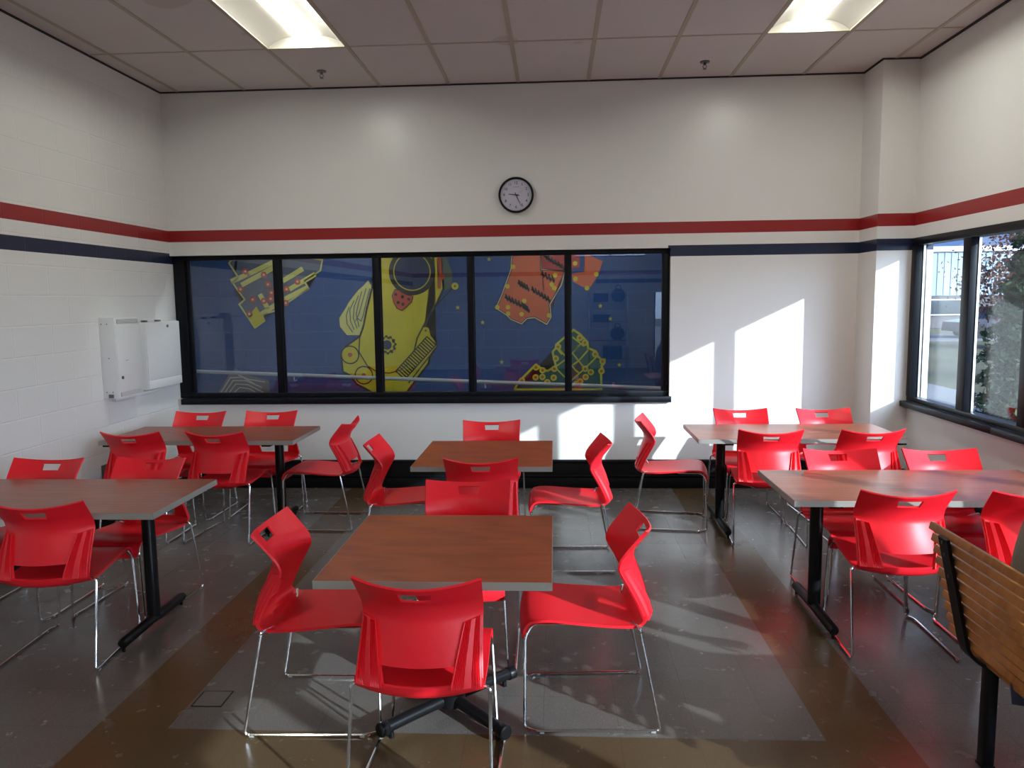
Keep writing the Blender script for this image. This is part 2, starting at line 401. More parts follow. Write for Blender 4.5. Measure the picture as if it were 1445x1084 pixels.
def stroke(bm, pts, w, lay):
    for (ax, az), (bx, bz) in zip(pts[:-1], pts[1:]):
        dx, dz = bx-ax, bz-az; l = math.hypot(dx, dz)
        if l < 1e-4: continue
        nx, nz = -dz/l*w/2, dx/l*w/2; ex, ez = dx/l*w*.3, dz/l*w*.3
        prism(bm, [(ax+nx-ex, az+nz-ez), (bx+nx+ex, bz+nz+ez), (bx-nx+ex, bz-nz+ez), (ax-nx-ex, az-nz-ez)], 'Y', MY-.002-.002*lay, MY-.0005)
def strokes(par, name, lines, w, mat, lay, close=False):
    bm = BM()
    for l in lines: stroke(bm, l+[l[0]] if close else l, w, lay)
    return link(name, bm, mat, par)
def discs(par, name, cs, r, mat, lay):
    for cx, cz in cs: link(name, prism(BM(), ring_poly(cx, cz, r, 20), 'Y', MY-.002-.002*lay, MY-.0005), mat, par)
YB = [(-2.0,2.418),(-1.356,2.407),(-1.28,2.218),(-1.264,1.855),(-1.34,1.697),(-1.424,1.571),(-1.492,1.428),(-1.428,1.395),(-1.414,1.331),(-1.359,1.258),(-1.352,1.201),(-1.436,1.089),(-1.454,1.009),(-1.656,0.75),(-1.758,0.62),(-2.038,0.622),(-2.199,0.721),(-2.296,0.771),(-2.375,0.877),(-2.456,0.919),(-2.461,1.0),(-2.465,1.098),(-2.412,1.211),(-2.244,1.323),(-2.199,1.435),(-2.151,1.643),(-2.088,1.85),(-2.042,2.008)]
CT = [(-2.124,1.962),(-2.071,1.85),(-2.151,1.643),(-2.199,1.435),(-2.243,1.339),(-2.391,1.34),(-2.469,1.438),(-2.474,1.535),(-2.387,1.662),(-2.361,1.71),(-2.242,1.852),(-2.183,1.899)]
CL = [[(-2.108,1.866),(-2.157,1.707),(-2.195,1.564),(-2.221,1.5),(-2.261,1.532)],[(-2.152,1.867),(-2.207,1.692),(-2.243,1.58),(-2.287,1.501)],[(-2.202,1.836),(-2.247,1.693),(-2.276,1.581),(-2.248,1.436)],[(-2.244,1.788),(-2.297,1.661),(-2.31,1.533),(-2.273,1.42)],[(-2.295,1.733),(-2.348,1.63),(-2.344,1.501),(-2.307,1.404)],[(-2.355,1.662),(-2.391,1.566),(-2.386,1.469),(-2.324,1.372)]]
RING = [(-1.618,2.05),(-1.353,2.046),(-1.409,2.047),(-1.422,2.047),(-1.285,1.99),(-1.131,1.882),(-1.477,1.383),(-1.929,1.223),(-2.363,1.113),(-2.21,0.876),(-1.828,1.049)]
SH = [(-1.82,1.854),(-1.756,1.846),(-1.693,1.797),(-1.613,1.772),(-1.63,1.717),(-1.68,1.67),(-1.746,1.615),(-1.802,1.639),(-1.841,1.711),(-1.855,1.783)]
SHD = [(-1.811,1.799),(-1.734,1.769),(-1.662,1.741),(-1.784,1.706),(-1.731,1.686)]
ED = [(-1.16,1.854),(-1.341,1.681),(-1.424,1.571),(-1.508,1.428),(-1.577,1.3),(-1.621,1.139)]
CB = [(-1.784,0.873),(-1.415,1.266)]
OL = [(-1.324,2.406),(-1.232,2.217),(-1.156,2.027),(-1.176,1.87),(-1.265,1.823),(-1.28,2.218)]
RD = [(-1.328,2.218),(-1.281,2.194),(-1.276,2.029),(-1.296,1.855),(-1.329,1.856),(-1.309,2.029)]
ARC = [(-2.245,1.307),(-2.258,1.145),(-2.165,0.982),(-2.045,0.908),(-1.914,0.898),(-1.782,0.93),(-1.682,1.01)]
OB = [(-0.48,2.279),(-0.153,2.274),(-0.155,2.058),(0.112,2.035),(0.072,1.878),(-0.029,1.712),(-0.059,1.663),(-0.045,1.523),(-0.095,1.439),(-0.23,1.516),(-0.32,1.507),(-0.38,1.447),(-0.5,1.499),(-0.55,1.549),(-0.669,1.63),(-0.596,1.788),(-0.545,1.926),(-0.493,2.063)]
DR = [(-0.158,2.274),(0.281,2.267),(0.275,2.072),(0.181,2.053),(0.112,2.035),(0.053,2.026),(-0.155,2.063)]
PK = [(0.335,2.227),(0.536,2.136),(0.477,1.971),(0.398,1.854),(0.309,1.855),(0.2,1.916),(0.191,2.004),(0.329,2.022)]
ZZ = [[(-0.266,1.833),(-0.059,1.702)],[(-0.156,2.0),(-0.007,1.929)],[(-0.567,1.748),(-0.388,1.657)],[(-0.124,2.205),(0.102,2.055)],[(-0.378,1.657),(-0.299,1.596)],[(-0.415,1.905),(-0.296,1.834)]]
YD = [(-0.468,2.088),(-0.535,1.872),(-0.654,1.638),(-0.533,1.637),(-0.531,1.564),(-0.379,1.557),(-0.008,1.845),(-0.037,1.885),(-0.348,1.706),(-0.07,1.539),(0.003,1.987),(0.226,2.116),(0.23,1.945),(0.462,1.991),(0.358,1.84)]
GR = [(-0.426,0.784),(-0.222,0.985),(-0.147,0.925),(-0.089,0.908),(0.004,0.966),(-0.012,1.033),(-0.033,1.126),(0.005,1.167),(0.01,1.209),(0.106,1.291),(0.206,1.373),(0.28,1.323),(0.363,1.231),(0.371,1.164),(0.454,1.13),(0.475,1.079),(0.52,1.029),(0.554,1.037),(0.554,0.995),(0.52,0.962),(0.545,0.903),(0.516,0.878),(0.52,0.693),(-0.469,0.699)]
GL = [[(0.014,1.192),(0.105,1.083),(0.221,0.922),(0.271,0.88)],[(0.004,0.958),(0.104,1.032),(0.213,1.132),(0.288,1.215)],[(0.187,0.805),(0.329,0.93),(0.462,1.063)],[(0.196,1.107),(0.329,0.938)],[(0.263,1.023),(0.367,1.139)],[(0.197,1.29),(0.321,1.189)],[(0.02,0.924),(0.103,0.839),(0.187,0.805)],[(0.221,1.14),(0.263,1.198)],[(0.204,0.981),(0.263,1.023)],[(0.03,1.15),(0.071,1.1)]]
GD = [(-0.228,0.837),(-0.15,0.841),(-0.022,0.832),(-0.094,0.781),(-0.384,0.8),(-0.013,0.933),(0.004,1.05),(0.03,1.184),(0.276,1.281),(0.334,1.227),(0.45,1.096),(0.533,1.012),(0.52,0.903),(0.337,0.93),(0.4,0.892),(0.341,0.837),(0.279,0.787),(-0.147,0.917),(-0.222,0.951),(0.228,0.754)]
YO = [(-3.735,2.179),(-3.649,2.279),(-3.185,2.272),(-3.089,2.27),(-2.645,2.201),(-2.674,2.078),(-2.863,1.964),(-2.818,1.877),(-3.215,1.631),(-3.378,1.586),(-3.349,1.515),(-3.467,1.437),(-3.639,1.707),(-3.572,1.762),(-3.707,1.96),(-3.631,2.014)]
YL = [[(-3.706,1.976),(-3.516,2.051),(-3.188,2.194)],[(-3.587,1.935),(-3.191,2.132)],[(-3.378,1.594),(-3.112,1.756),(-2.85,1.878)],[(-3.102,1.975),(-2.889,2.096)],[(-3.026,1.88),(-2.748,2.032)],[(-3.384,1.807),(-3.31,1.664)]]
YBK = [(-3.541,1.572),(-3.438,1.681),(-3.349,1.515),(-3.467,1.437)]
YRD = [(-3.614,1.88),(-3.547,2.083),(-3.332,2.041),(-3.289,1.931),(-3.253,1.836),(-3.265,1.766),(-3.475,1.761),(-3.346,1.743),(-3.075,1.873),(-3.09,1.716),(-3.523,1.596),(-2.943,1.957)]
MZ = [(-3.966,0.647),(-3.804,0.897),(-3.719,0.968),(-3.608,0.895),(-3.334,0.821),(-3.326,0.644)]
ML = [[(-3.915,0.679),(-3.79,0.856),(-3.642,0.863),(-3.515,0.79)],[(-3.865,0.679),(-3.759,0.824),(-3.612,0.823),(-3.42,0.741)],[(-3.816,0.679),(-3.728,0.783),(-3.582,0.774),(-3.39,0.676)],[(-3.759,0.679),(-3.681,0.743),(-3.568,0.726),(-3.488,0.677)],[(-3.69,0.888),(-3.578,0.839),(-3.384,0.805)]]
ST = [(-1.105,1.641),(-0.824,1.469),(0.507,1.638),(0.618,1.493),(0.722,0.972),(-0.613,1.015),(-0.74,2.177)]

GM = 'painted mural shapes on the blue corridor wall'
w = thing('wall_mural', 'big yellow painted mural shape with black porthole ring, behind the middle panes', 'mural', (0, 0, 0), 0, GM)
poly(w, 'yellow_field', YB, 'm_yellow', 0); poly(w, 'pale_field', CT, 'm_pale', 1); strokes(w, 'contour_lines', CL, .011, 'm_slate', 2)
strokes(w, 'outline', [YB], .022, 'm_black', 1, True)
poly(w, 'olive_field', OL, 'm_olive', 1); poly(w, 'red_strip', RD, 'm_red', 2)
cx, cz = RING[0]
poly(w, 'porthole_ring', ring_poly(cx, cz, .265, 56), 'm_black', 2); poly(w, 'porthole_line', ring_poly(cx, cz, .214, 56), 'm_yellow', 3); poly(w, 'porthole_disc', ring_poly(cx, cz, .202, 56), 'm_navy', 4)
poly(w, 'red_patch', SH, 'm_red', 2); discs(w, 'dot', SHD, .018, 'm_black', 3); strokes(w, 'red_patch_outline', [SH], .008, 'm_black', 3, True)
strokes(w, 'edge_line', [ED], .016, 'm_black', 2); strokes(w, 'arc_line', [ARC], .012, 'm_black', 2)
gx, gz = RING[7]
bm = BM(); prism(bm, [(gx+(.112 if k % 4 < 2 else .094)*math.cos(2*PI*k/48), gz+(.112 if k % 4 < 2 else .094)*math.sin(2*PI*k/48)) for k in range(48)], 'Y', MY-.006, MY-.0005); link('gear_ring', bm, 'm_black', w)
bm = BM(); prism(bm, [(gx+(.086 if k % 6 < 3 else .070)*math.cos(2*PI*k/48), gz+(.086 if k % 6 < 3 else .070)*math.sin(2*PI*k/48)) for k in range(48)], 'Y', MY-.008, MY-.0005); link('gear_inner', bm, 'm_yellow', w)
poly(w, 'gear_disc', ring_poly(gx, gz, .055), 'm_navy', 4)
for k in (8, 9):
    poly(w, 'disc_outline', ring_poly(RING[k][0], RING[k][1], .108), 'm_black', 2); poly(w, 'disc', ring_poly(RING[k][0], RING[k][1], .094), 'm_yellow', 3); poly(w, 'disc_spot', ring_poly(RING[k][0], RING[k][1], .026), 'm_red', 4)
discs(w, 'small_disc', [RING[4]], .036, 'm_red', 3); discs(w, 'knob', [RING[5], RING[6]], .040, 'm_yellow', 3); discs(w, 'knob_eye', [RING[5], RING[6]], .013, 'm_olive', 4)
(ax, az), (bx, bz) = CB; dx, dz = bx-ax, bz-az; l = math.hypot(dx, dz); ux, uz = dx/l, dz/l; px, pz = -uz, ux
poly(w, 'comb_field', [(ax+px*.085, az+pz*.085), (bx+px*.085, bz+pz*.085), (bx-px*.085, bz-pz*.085), (ax-px*.085, az-pz*.085)], 'm_yellow', 2)
strokes(w, 'comb_stripes', [[(ax+ux*l*k/17+px*.06, az+uz*l*k/17+pz*.06), (ax+ux*l*k/17-px*.06, az+uz*l*k/17-pz*.06)] for k in range(18)], .016, 'm_black', 3)
strokes(w, 'comb_edges', [[(ax+px*.07, az+pz*.07), (bx+px*.07, bz+pz*.07)], [(ax-px*.07, az-pz*.07), (bx-px*.07, bz-pz*.07)], [(ax-px*.13, az-pz*.13), (bx-px*.09, bz-pz*.09)]], .013, 'm_black', 4)
w = thing('wall_mural', 'tilted orange painted mural shape with black zigzags, behind the fourth pane', 'mural', (0, 0, 0), 0, GM)
poly(w, 'orange_field', OB, 'm_orange', 0); strokes(w, 'outline', [OB], .026, 'm_black', 1, True); strokes(w, 'outline', [OB], .010, 'm_cream', 2, True)
poly(w, 'dark_red_field', DR, 'm_dkred', 2); poly(w, 'faded_field', PK, 'm_orange', 0)
zz = []
for (a, c_), (a2, c2) in ZZ:
    n = max(4, int(math.hypot(a2-a, c2-c_)/.040)); dx, dz = a2-a, c2-c_; l = math.hypot(dx, dz)
    for k in range(n):
        s = (k+.5)/n; zz += [[(a+dx*s-.006, c_+dz*s+.042), (a+dx*s+.014, c_+dz*s-.026)], [(a+dx*s-.016, c_+dz*s+.012), (a+dx*s+.020, c_+dz*s-.008)]]
strokes(w, 'zigzags', zz, .019, 'm_black', 3)
discs(w, 'yellow_dot', YD, .026, 'm_yellow', 4)
w = thing('wall_mural', 'dark green painted mural shape with yellow tracks, low behind the last two panes', 'mural', (0, 0, 0), 0, GM)
poly(w, 'green_field', GR, 'm_green', 0); strokes(w, 'yellow_outline', [GR], .024, 'm_lime', 1, True); strokes(w, 'yellow_tracks', GL, .017, 'm_lime', 1)
discs(w, 'yellow_disc', GD, .036, 'm_lime', 2); discs(w, 'orange_dot', GD, .017, 'm_orange', 3)
w = thing('wall_mural', 'grey blue painted mural shape in a pale yellow outline, behind the first two panes', 'mural', (0, 0, 0), 0, GM)
poly(w, 'slate_field', YO, 'm_slate', 0); strokes(w, 'yellow_outline', [YO], .018, 'm_pale', 1, True); strokes(w, 'yellow_bands', YL, .055, 'm_pale', 1); poly(w, 'yellow_block', YBK, 'm_yellow', 2)
discs(w, 'red_dot', YRD, .036, 'm_red', 2); discs(w, 'dot_eye', YRD, .014, 'm_cream', 3)
w = thing('wall_mural', 'grey maze painted mural mound, low behind the first pane', 'mural', (0, 0, 0), 0, GM)
poly(w, 'grey_field', MZ, 'm_grey', 0); strokes(w, 'maze_lines', ML, .012, 'm_cream', 1)
w = thing('mural_stars', 'tiny yellow stars painted on the blue corridor wall', 'mural', (0, 0, 0), 0, GM)
for (sx, sz) in ST:
    bm = BM(); prism(bm, [(sx+(.028 if k % 2 == 0 else .012)*math.sin(PI*k/5), sz+(.028 if k % 2 == 0 else .012)*math.cos(PI*k/5)) for k in range(10)], 'Y', MY-.003, MY-.0005); link('star', bm, 'm_yellow', w)
# hand rail of the ramp on the corridor wall
hr = thing('handrail', 'pale grey tube handrail sloping along the blue corridor wall', 'handrail', (0, 0, 0))
link('rail', tube(BM(), [(-5.9, D+1.70, 1.02), (1.0, D+1.70, .722), (2.9, D+1.70, .64)], .021, 12), 'rail', hr, 40)
for xx in (-5.2, -3.0, -.8, 1.4, 2.6):
    zz_ = 1.02-(xx+5.9)*.0432; bm = BM(); tube(bm, round_path([(xx, D+1.70, zz_-.019), (xx, D+1.70, zz_-.07), (xx, MY-.0065, zz_-.07)], .03), .008, 8)
    link('bracket', bm, 'rail', hr, 40)

# ------------------------------------------------------------------ ceiling fixtures, sprinklers
def troffer(cx, y0, y1, label):
    g = 'recessed ceiling light fixtures'
    t = thing('ceiling_light', label, 'ceiling light', (cx, (y0+y1)/2, ZC), 0, g)
    h = (y1-y0)/2-.004; w_ = .3048-.006
    bm = BM()   # housing sides and end plates
    for sy in (-1, 1): prism(bm, [(-w_, -.003), (w_, -.003), (w_, .10), (-w_, .10)], 'Y', sy*h-.003, sy*h+.003)
    for sx in (-1, 1): box(bm, sx*w_-.003, sx*w_+.003, -h+.003, h-.003, -.003, .10)
    box(bm, -w_, w_, -h, h, .10, .104)
    link('housing', bm, 'refl', t)
    for s in (-1, 1):   # curved reflector wings
        bm = BM(); prof = []
        for k in range(13):
            a = k/12; prof.append((s*(w_-.004-(w_-.098)*a), .002+.078*math.sin(PI/2*a**.8)))
        prof2 = [(u, v+.004) for u, v in prof]
        prism(bm, prof+prof2[::-1], 'Y', -h+.004, h-.004)
        link('reflector', bm, 'refl', t, 30)
    bm = BM(); prof = [(.088*math.cos(PI*k/14), .074-.026*math.sin(PI*k/14)) for k in range(15)]
    prism(bm, prof+[(-.088, .084), (.088, .084)], 'Y', -h+.004, h-.004)
    link('diffuser', bm, 'lamp', t, 40)
    return t
lab = ['bright ceiling light troffer above the wall between block wall and clock', 'bright ceiling light troffer nearest the white corner column']
for j, (y0, y1) in enumerate(FY):
    for i, (x0, x1) in enumerate(FX):
        troffer((x0+x1)/2, y0, y1, lab[i] if j == 0 else 'ceiling light troffer overhead over or behind the viewer, %s row, %s side' % (['', 'nearer', 'farther'][j], ['block wall', 'window'][i]))
for (sx, sy, l) in ((-1.90, 6.485, 'small dark fire sprinkler on the ceiling tile nearer the block wall'), (1.215, 6.54, 'small dark fire sprinkler on the ceiling tile nearer the corner column')):
    t = thing('fire_sprinkler', l, 'sprinkler', (sx, sy, ZC), 0, 'ceiling sprinklers')
    bm = BM(); cyl(bm, (0, 0, -.004), .038, .008, seg=28); link('escutcheon', bm, 'steel', t, 40)
    bm = BM(); cyl(bm, (0, 0, -.018), .011, .02, seg=16); tube(bm, [(-.011, 0, -.028), (-.016, 0, -.040), (0, 0, -.056)], .0025, 6); tube(bm, [(.011, 0, -.028), (.016, 0, -.040), (0, 0, -.056)], .0025, 6); link('body', bm, 'steel', t, 40)
    bm = BM(); cyl(bm, (0, 0, -.059), .016, .003, seg=20); link('deflector', bm, 'steel', t, 40)

# ------------------------------------------------------------------ wall clock
ck = thing('wall_clock', 'round white wall clock with black rim above the long window', 'clock', (-.338, D, 2.642))
bm = BM(); seg = 64; prof = [(.138, -.004), (.150, -.0), (.156, -.014), (.156, -.030), (.150, -.040), (.141, -.040), (.137, -.030), (.137, -.004)]
rings = [[bm.verts.new((r*math.cos(2*PI*k/seg), y, r*math.sin(2*PI*k/seg))) for k in range(seg)] for r, y in prof]
for a in range(len(prof)):
    for k in range(seg): bm.faces.new((rings[a][k], rings[a][(k+1) % seg], rings[(a+1) % len(prof)][(k+1) % seg], rings[(a+1) % len(prof)][k]))
link('rim', bm, 'black_gloss', ck, 35)
bm = BM(); cyl(bm, (0, -.012, 0), .1385, .022, 'Y', 64); link('face', bm, 'clock_face', ck, 40)
def text_mesh(s, size):
    cu = bpy.data.curves.new('txt', 'FONT'); cu.body = s; cu.size = size; cu.align_x = 'CENTER'; cu.align_y = 'CENTER'; cu.extrude = .0004; cu.offset = size*.012
    ob = bpy.data.objects.new('txt', cu); col.objects.link(ob)
    me = bpy.data.meshes.new_from_object(ob.evaluated_get(bpy.context.evaluated_depsgraph_get()))
    bpy.data.objects.remove(ob); bpy.data.curves.remove(cu)
    return me
for n in range(1, 13):
    a = 2*PI*n/12
    me = text_mesh(str(n), .033); me.transform(Matrix.Rotation(PI/2, 4, 'X')); me.name = 'numeral'
    me.materials.clear(); me.materials.append(M['ink'])
    o = bpy.data.objects.new('numeral', me); col.objects.link(o); o.parent = ck; o.location = (.106*math.sin(a), -.0235, .104*math.cos(a))
bm = BM()
for k in range(7): box(bm, -.026+.0078*k, -.026+.0078*k+.0055, -.0236, -.0230, .066, .072)
link('small_print', bm, 'grey_ink', ck)
for k in range(60):
    if k == 0: bm = BM()
    a = 2*PI*k/60; mt = Matrix.Rotation(a, 4, 'Y'); r = bmesh.ops.create_cube(bm, size=1); L_ = .006 if k % 5 else .009
    for v in r['verts']: v.co = mt @ Vector((v.co.x*.0012, -.0232+v.co.y*.0004, .127+v.co.z*L_))
link('minute_marks', bm, 'grey_ink', ck)
def hand(name, deg, tail, length, wd, y, mat):
    bm = BM(); mt = Matrix.Rotation(R(deg), 4, 'Y')
    for p in (prism(bm, [(-wd, -tail), (wd, -tail), (wd*.55, length), (-wd*.55, length)], 'Y', y, y-.0008),): pass
    for v in bm.verts: v.co = mt @ v.co
    link(name, bm, mat, ck)
hand('hour_hand', 277, .028, .068, .0048, -.0245, 'ink'); hand('minute_hand', 155, .022, .104, .0038, -.026, 'ink'); hand('second_hand', 57, .026, .088, .0011, -.0275, 'red_ink')
bm = BM(); cyl(bm, (0, -.026, 0), .006, .006, 'Y', 20); link('hub', bm, 'ink', ck, 40)
bm = BM(); cyl(bm, (0, -.034, 0), .1365, .0015, 'Y', 64); link('cover_glass', bm, glass_mat('clock_glass', (.98, .98, .99), 1.3), ck)

# ------------------------------------------------------------------ cabinets on the block wall
cb = thing('wall_cabinet', 'tall narrow white metal wall cabinet with vents, on the block wall', 'cabinet', (XL, 0, 0), 0, 'white cabinets on the block wall')
bbox('body', .0005, .125, 5.800, 6.165, .994, 1.624, 'white_metal', cb, .004)
dr = bbox('door', .1255, .131, 5.806, 6.160, 1.045, 1.560, 'white_metal', cb, .002)
bm = BM(); cyl(bm, (.134, 5.856, 1.155), .013, .008, 'X', 20); link('lock', bm, 'steel', dr, 40)
bm = BM(); box(bm, .1312, .1325, 5.92, 5.937, 1.283, 1.287); box(bm, .1312, .1325, 5.945, 5.955, 1.284, 1.288); link('small_print', bm, 'grey_ink', dr)
for z0, z1 in ((1.578, 1.610), (1.008, 1.038)):
    v = bbox('vent', .1252, .1285, 5.83, 6.135, z0, z1, 'grey_vent', cb)
    bm = BM()
    for k in range(4): box(bm, .1287, .130, 5.835, 6.13, z0+.004+.007*k, z0+.007+.007*k)
    link('louvre', bm, 'white_metal', v)
bbox('socket', .045, .085, 5.7945, 5.7995, 1.000, 1.028, 'steel', cb, .001)
bm = BM()
for sx, sz in ((.02, 1.575), (.065, 1.575), (.065, 1.31), (.03, 1.045), (.08, 1.045)): cyl(bm, (sx, 5.7988, sz), .0045, .003, 'Y', 10)
link('screws', bm, 'steel', cb)
bm = BM(); tube(bm, round_path([(.03, 5.90, .972), (.05, 6.0, .972), (.05, 6.58, .985), (.02, 6.62, .985)], .03), .014, 10)
for yy in (5.97, 6.5): box(bm, .001, .05, yy-.012, yy+.012, .966, .994)
link('conduit', bm, 'white_metal', cb, 40)
cb = thing('wall_cabinet', 'wider white metal wall cabinet next to the long window frame', 'cabinet', (XL, 0, 0), 0, 'white cabinets on the block wall')
bbox('body', .0005, .094, 6.300, 6.885, 1.003, 1.572, 'white_metal', cb, .004)
dr = bbox('door', .0945, .102, 6.305, 6.880, 1.082, 1.568, 'white_metal', cb, .003)
bm = BM(); cyl(bm, (.105, 6.66, 1.532), .012, .008, 'X', 20); link('lock', bm, 'steel', dr, 40)
bbox('flap', .0945, .102, 6.305, 6.880, 1.007, 1.079, 'white_metal', cb, .003)
for yy in (6.38, 6.60): bbox('bracket', .02, .06, yy, yy+.035, 1.5725, 1.588, 'steel', cb, .001)
bm = BM(); box(bm, .001, .010, 5.70, 5.77, .37, .485, .003)
ot = tag(link('wall_outlet', bm, 'brown_out', None, 35, (XL, 0, 0)), 'small brown outlet plate low on the block wall behind the table', 'outlet')
# floor outlet cover
fc = thing('floor_outlet_cover', 'small square vinyl floor cover set in the brown border corner', 'floor cover', (-1.513, 3.145, 0))
bbox('plate', -.062, .062, -.062, .062, .0002, .0016, pmat('cover_vinyl', (.115, .104, .095), .35, var=.3, bscale=120), fc)
bm = BM()
for a, b_, c, d in ((-.067, .067, .062, .067), (-.067, .067, -.067, -.062), (-.067, -.062, -.062, .062), (.062, .067, -.062, .062)): box(bm, a, b_, c, d, .0002, .0020)
link('rim', bm, 'black', fc)
# ------------------------------------------------------------------ tables
TZ = .725
def table_top(t, hx, hy, mat):
    bbox('table_top', -hx+.002, hx-.002, -hy+.002, hy-.002, TZ-.030, TZ, mat, t, .0012, 1)
    bm = BM(); o = [(-hx, -hy), (hx, -hy), (hx, hy), (-hx, hy)]; i_ = [(-hx+.0021, -hy+.0021), (hx-.0021, -hy+.0021), (hx-.0021, hy-.0021), (-hx+.0021, hy-.0021)]
    for k in range(4):
        a, b_, c, d = o[k], o[(k+1) % 4], i_[(k+1) % 4], i_[k]
        prism(bm, [a, b_, c, d], 'Z', TZ-.031, TZ-.0006)
    link('edge_band', bm, 'edge', t)
def square_table(name, x0, x1, y0, y1, label):
    t = thing('square_table', label, 'table', ((x0+x1)/2, (y0+y1)/2, 0), 0, 'square tables with crossed black feet')
    table_top(t, (x1-x0)/2, (y1-y0)/2, 'cherry')
    bm = BM(); cyl(bm, (0, 0, .37), .036, .60, seg=28); cyl(bm, (0, 0, .060), .060, .05, seg=28); link('column', bm, 'black', t, 40)
    bm = BM()
    for a in (PI/4, -PI/4):
        r = bmesh.ops.create_cube(bm, size=1, matrix=Matrix.Rotation(a, 4, 'Z') @ Matrix.Diagonal((.60, .05, .022, 1)))
        for v in r['verts']: v.co.z += .682
    link('support_arm', bm, 'black', t)
    for a in (PI/4, 3*PI/4, 5*PI/4, 7*PI/4):
        u = Vector((math.cos(a), math.sin(a), 0)); bm = BM()
        tube(bm, [u*.055+Vector((0, 0, .060)), u*.20+Vector((0, 0, .056)), u*.345+Vector((0, 0, .050))], .025, 14, radii=[.026, .0245, .0245])
        lg = link('leg', bm, 'black', t, 40)
        bm = BM(); p = u*.346; tube(bm, [p-u*.03+Vector((0, 0, .050)), p-u*.026+Vector((0, 0, .050)), p+u*.006+Vector((0, 0, .049)), p+u*.011+Vector((0, 0, .049))], .03, 16, radii=[.026, .0295, .0295, .025]); link('end_cap', bm, 'black', lg, 40)
        bm = BM(); cyl(bm, (p.x-u.x*.047, p.y-u.y*.047, .013), .010, .026, seg=16); link('foot_pad', bm, 'black', lg, 40)
    return t
square_table('cf', -.884, -.016, 2.657, 3.516, 'square cherry wood table nearest the viewer, on crossed black tube feet')
square_table('cb', -.884, -.023, 4.565, 5.427, 'square cherry wood table in front of the black baseboard below the long window')
def long_table(x0, x1, y0, y1, open_end, label):
    t = thing('rectangular_table', label, 'table', ((x0+x1)/2, (y0+y1)/2, 0), 0, 'rectangular tables with T legs')
    hx, hy = (x1-x0)/2, (y1-y0)/2
    table_top(t, hx, hy, 'cherry_long')
    for s in (-1, 1):
        cx = s*(hx-(.225 if s == open_end else .028)); bm = BM()
        tube(bm, [(cx, 0, .062), (cx, 0, .69)], .034, 20); lg = link('leg', bm, 'black', t, 40)
        bm = BM(); tube(bm, [(cx, -.315, .043), (cx, -.308, .045), (cx, 0, .052), (cx, .308, .045), (cx, .315, .043)], .025, 14, radii=[.02, .0255, .026, .0255, .02]); link('foot', bm, 'black', lg, 40)
        for q in (-1, 1): link('foot_pad', cyl(BM(), (cx, q*.300, .0105), .009, .021, seg=16), 'black', lg, 40)
        bm = BM(); box(bm, cx-.035, cx+.035, -hy+.06, hy-.06, TZ-.056, TZ-.0315, .004); link('support_arm', bm, 'black', lg, 35)
    bm = BM(); box(bm, -hx+.22, hx-.22, -.02, .02, TZ-.054, TZ-.033, .003); link('stretcher', bm, 'black', t, 35)
    return t
long_table(-3.37, -1.909, 5.44, 6.10, 1, 'long wood laminate table below the white wall cabinets, back corner by block wall')
long_table(-3.40, -1.940, 3.529, 4.241, 1, 'long wood laminate table along block wall, cut off by the left picture edge')
long_table(1.007, 2.463, 5.454, 6.118, -1, 'long wood laminate table beside the white corner column')
long_table(1.169, 2.626, 3.786, 4.477, -1, 'long sunlit wood laminate table in front of the slatted bench')

# ------------------------------------------------------------------ chair
def hermite(P, x):
    n = len(P); i = 0
    while i < n-2 and x > P[i+1][0]: i += 1
    def sl(k):
        a, b_ = max(0, k-1), min(n-1, k+1); return (P[b_][1]-P[a][1])/(P[b_][0]-P[a][0])
    x0, y0 = P[i]; x1, y1 = P[i+1]; h = x1-x0; s = (x-x0)/h
    return (2*s**3-3*s*s+1)*y0+(s**3-2*s*s+s)*h*sl(i)+(-2*s**3+3*s*s)*y1+(s**3-s*s)*h*sl(i+1)
BACKP = [(.455, -.206), (.51, -.183), (.58, -.147), (.635, -.116), (.66, -.107), (.70, -.117), (.76, -.163), (.82, -.2136)]
EDGEP = [(.455, .2155), (.56, .209), (.66, .206), (.74, .210), (.82, .2155)]
def smooth(a, b_, x): s = max(0, min(1, (x-a)/(b_-a))); return s*s*(3-2*s)
BUL = .046
BULP = [(.455, .046), (.56, .070), (.66, .084), (.74, .068), (.82, .048)]
def opening_x(z): return .112+(.040)*min(1, max(0, (z-.455)/.205))
def back_pt(x, z, off=0.0):
    e = hermite(EDGEP, z); q = 1-min(1, (x/e)**2)
    v = hermite(BACKP, z)-hermite(BULP, z)*q
    zz = z-.026*q*smooth(.70, .82, z)
    return Vector((x, v-off, zz))
SEATP = [(.273, .372), (.271, .402), (.257, .433), (.228, .450), (.16, .455), (.06, .446), (-.06, .436), (-.13, .432), (-.175, .433), (-.198, .440), (-.207, .454), (-.209, .472)]
def seat_curve():
    pts = [Vector((0, a, b_)) for a, b_ in SEATP]; out = []
    for i in range(len(pts)-1):
        p0, p1, p2, p3 = pts[max(0, i-1)], pts[i], pts[i+1], pts[min(len(pts)-1, i+2)]
        for k in range(3):
            s = k/3
            out.append(.5*((2*p1)+(p2-p0)*s+(2*p0-5*p1+4*p2-p3)*s*s+(3*p1-p0-3*p2+p3)*s**3))
    out.append(pts[-1]); return out
def solid(bm, th):
    bmesh.ops.recalc_face_normals(bm, faces=bm.faces[:])
    bmesh.ops.solidify(bm, geom=bm.faces[:], thickness=th)
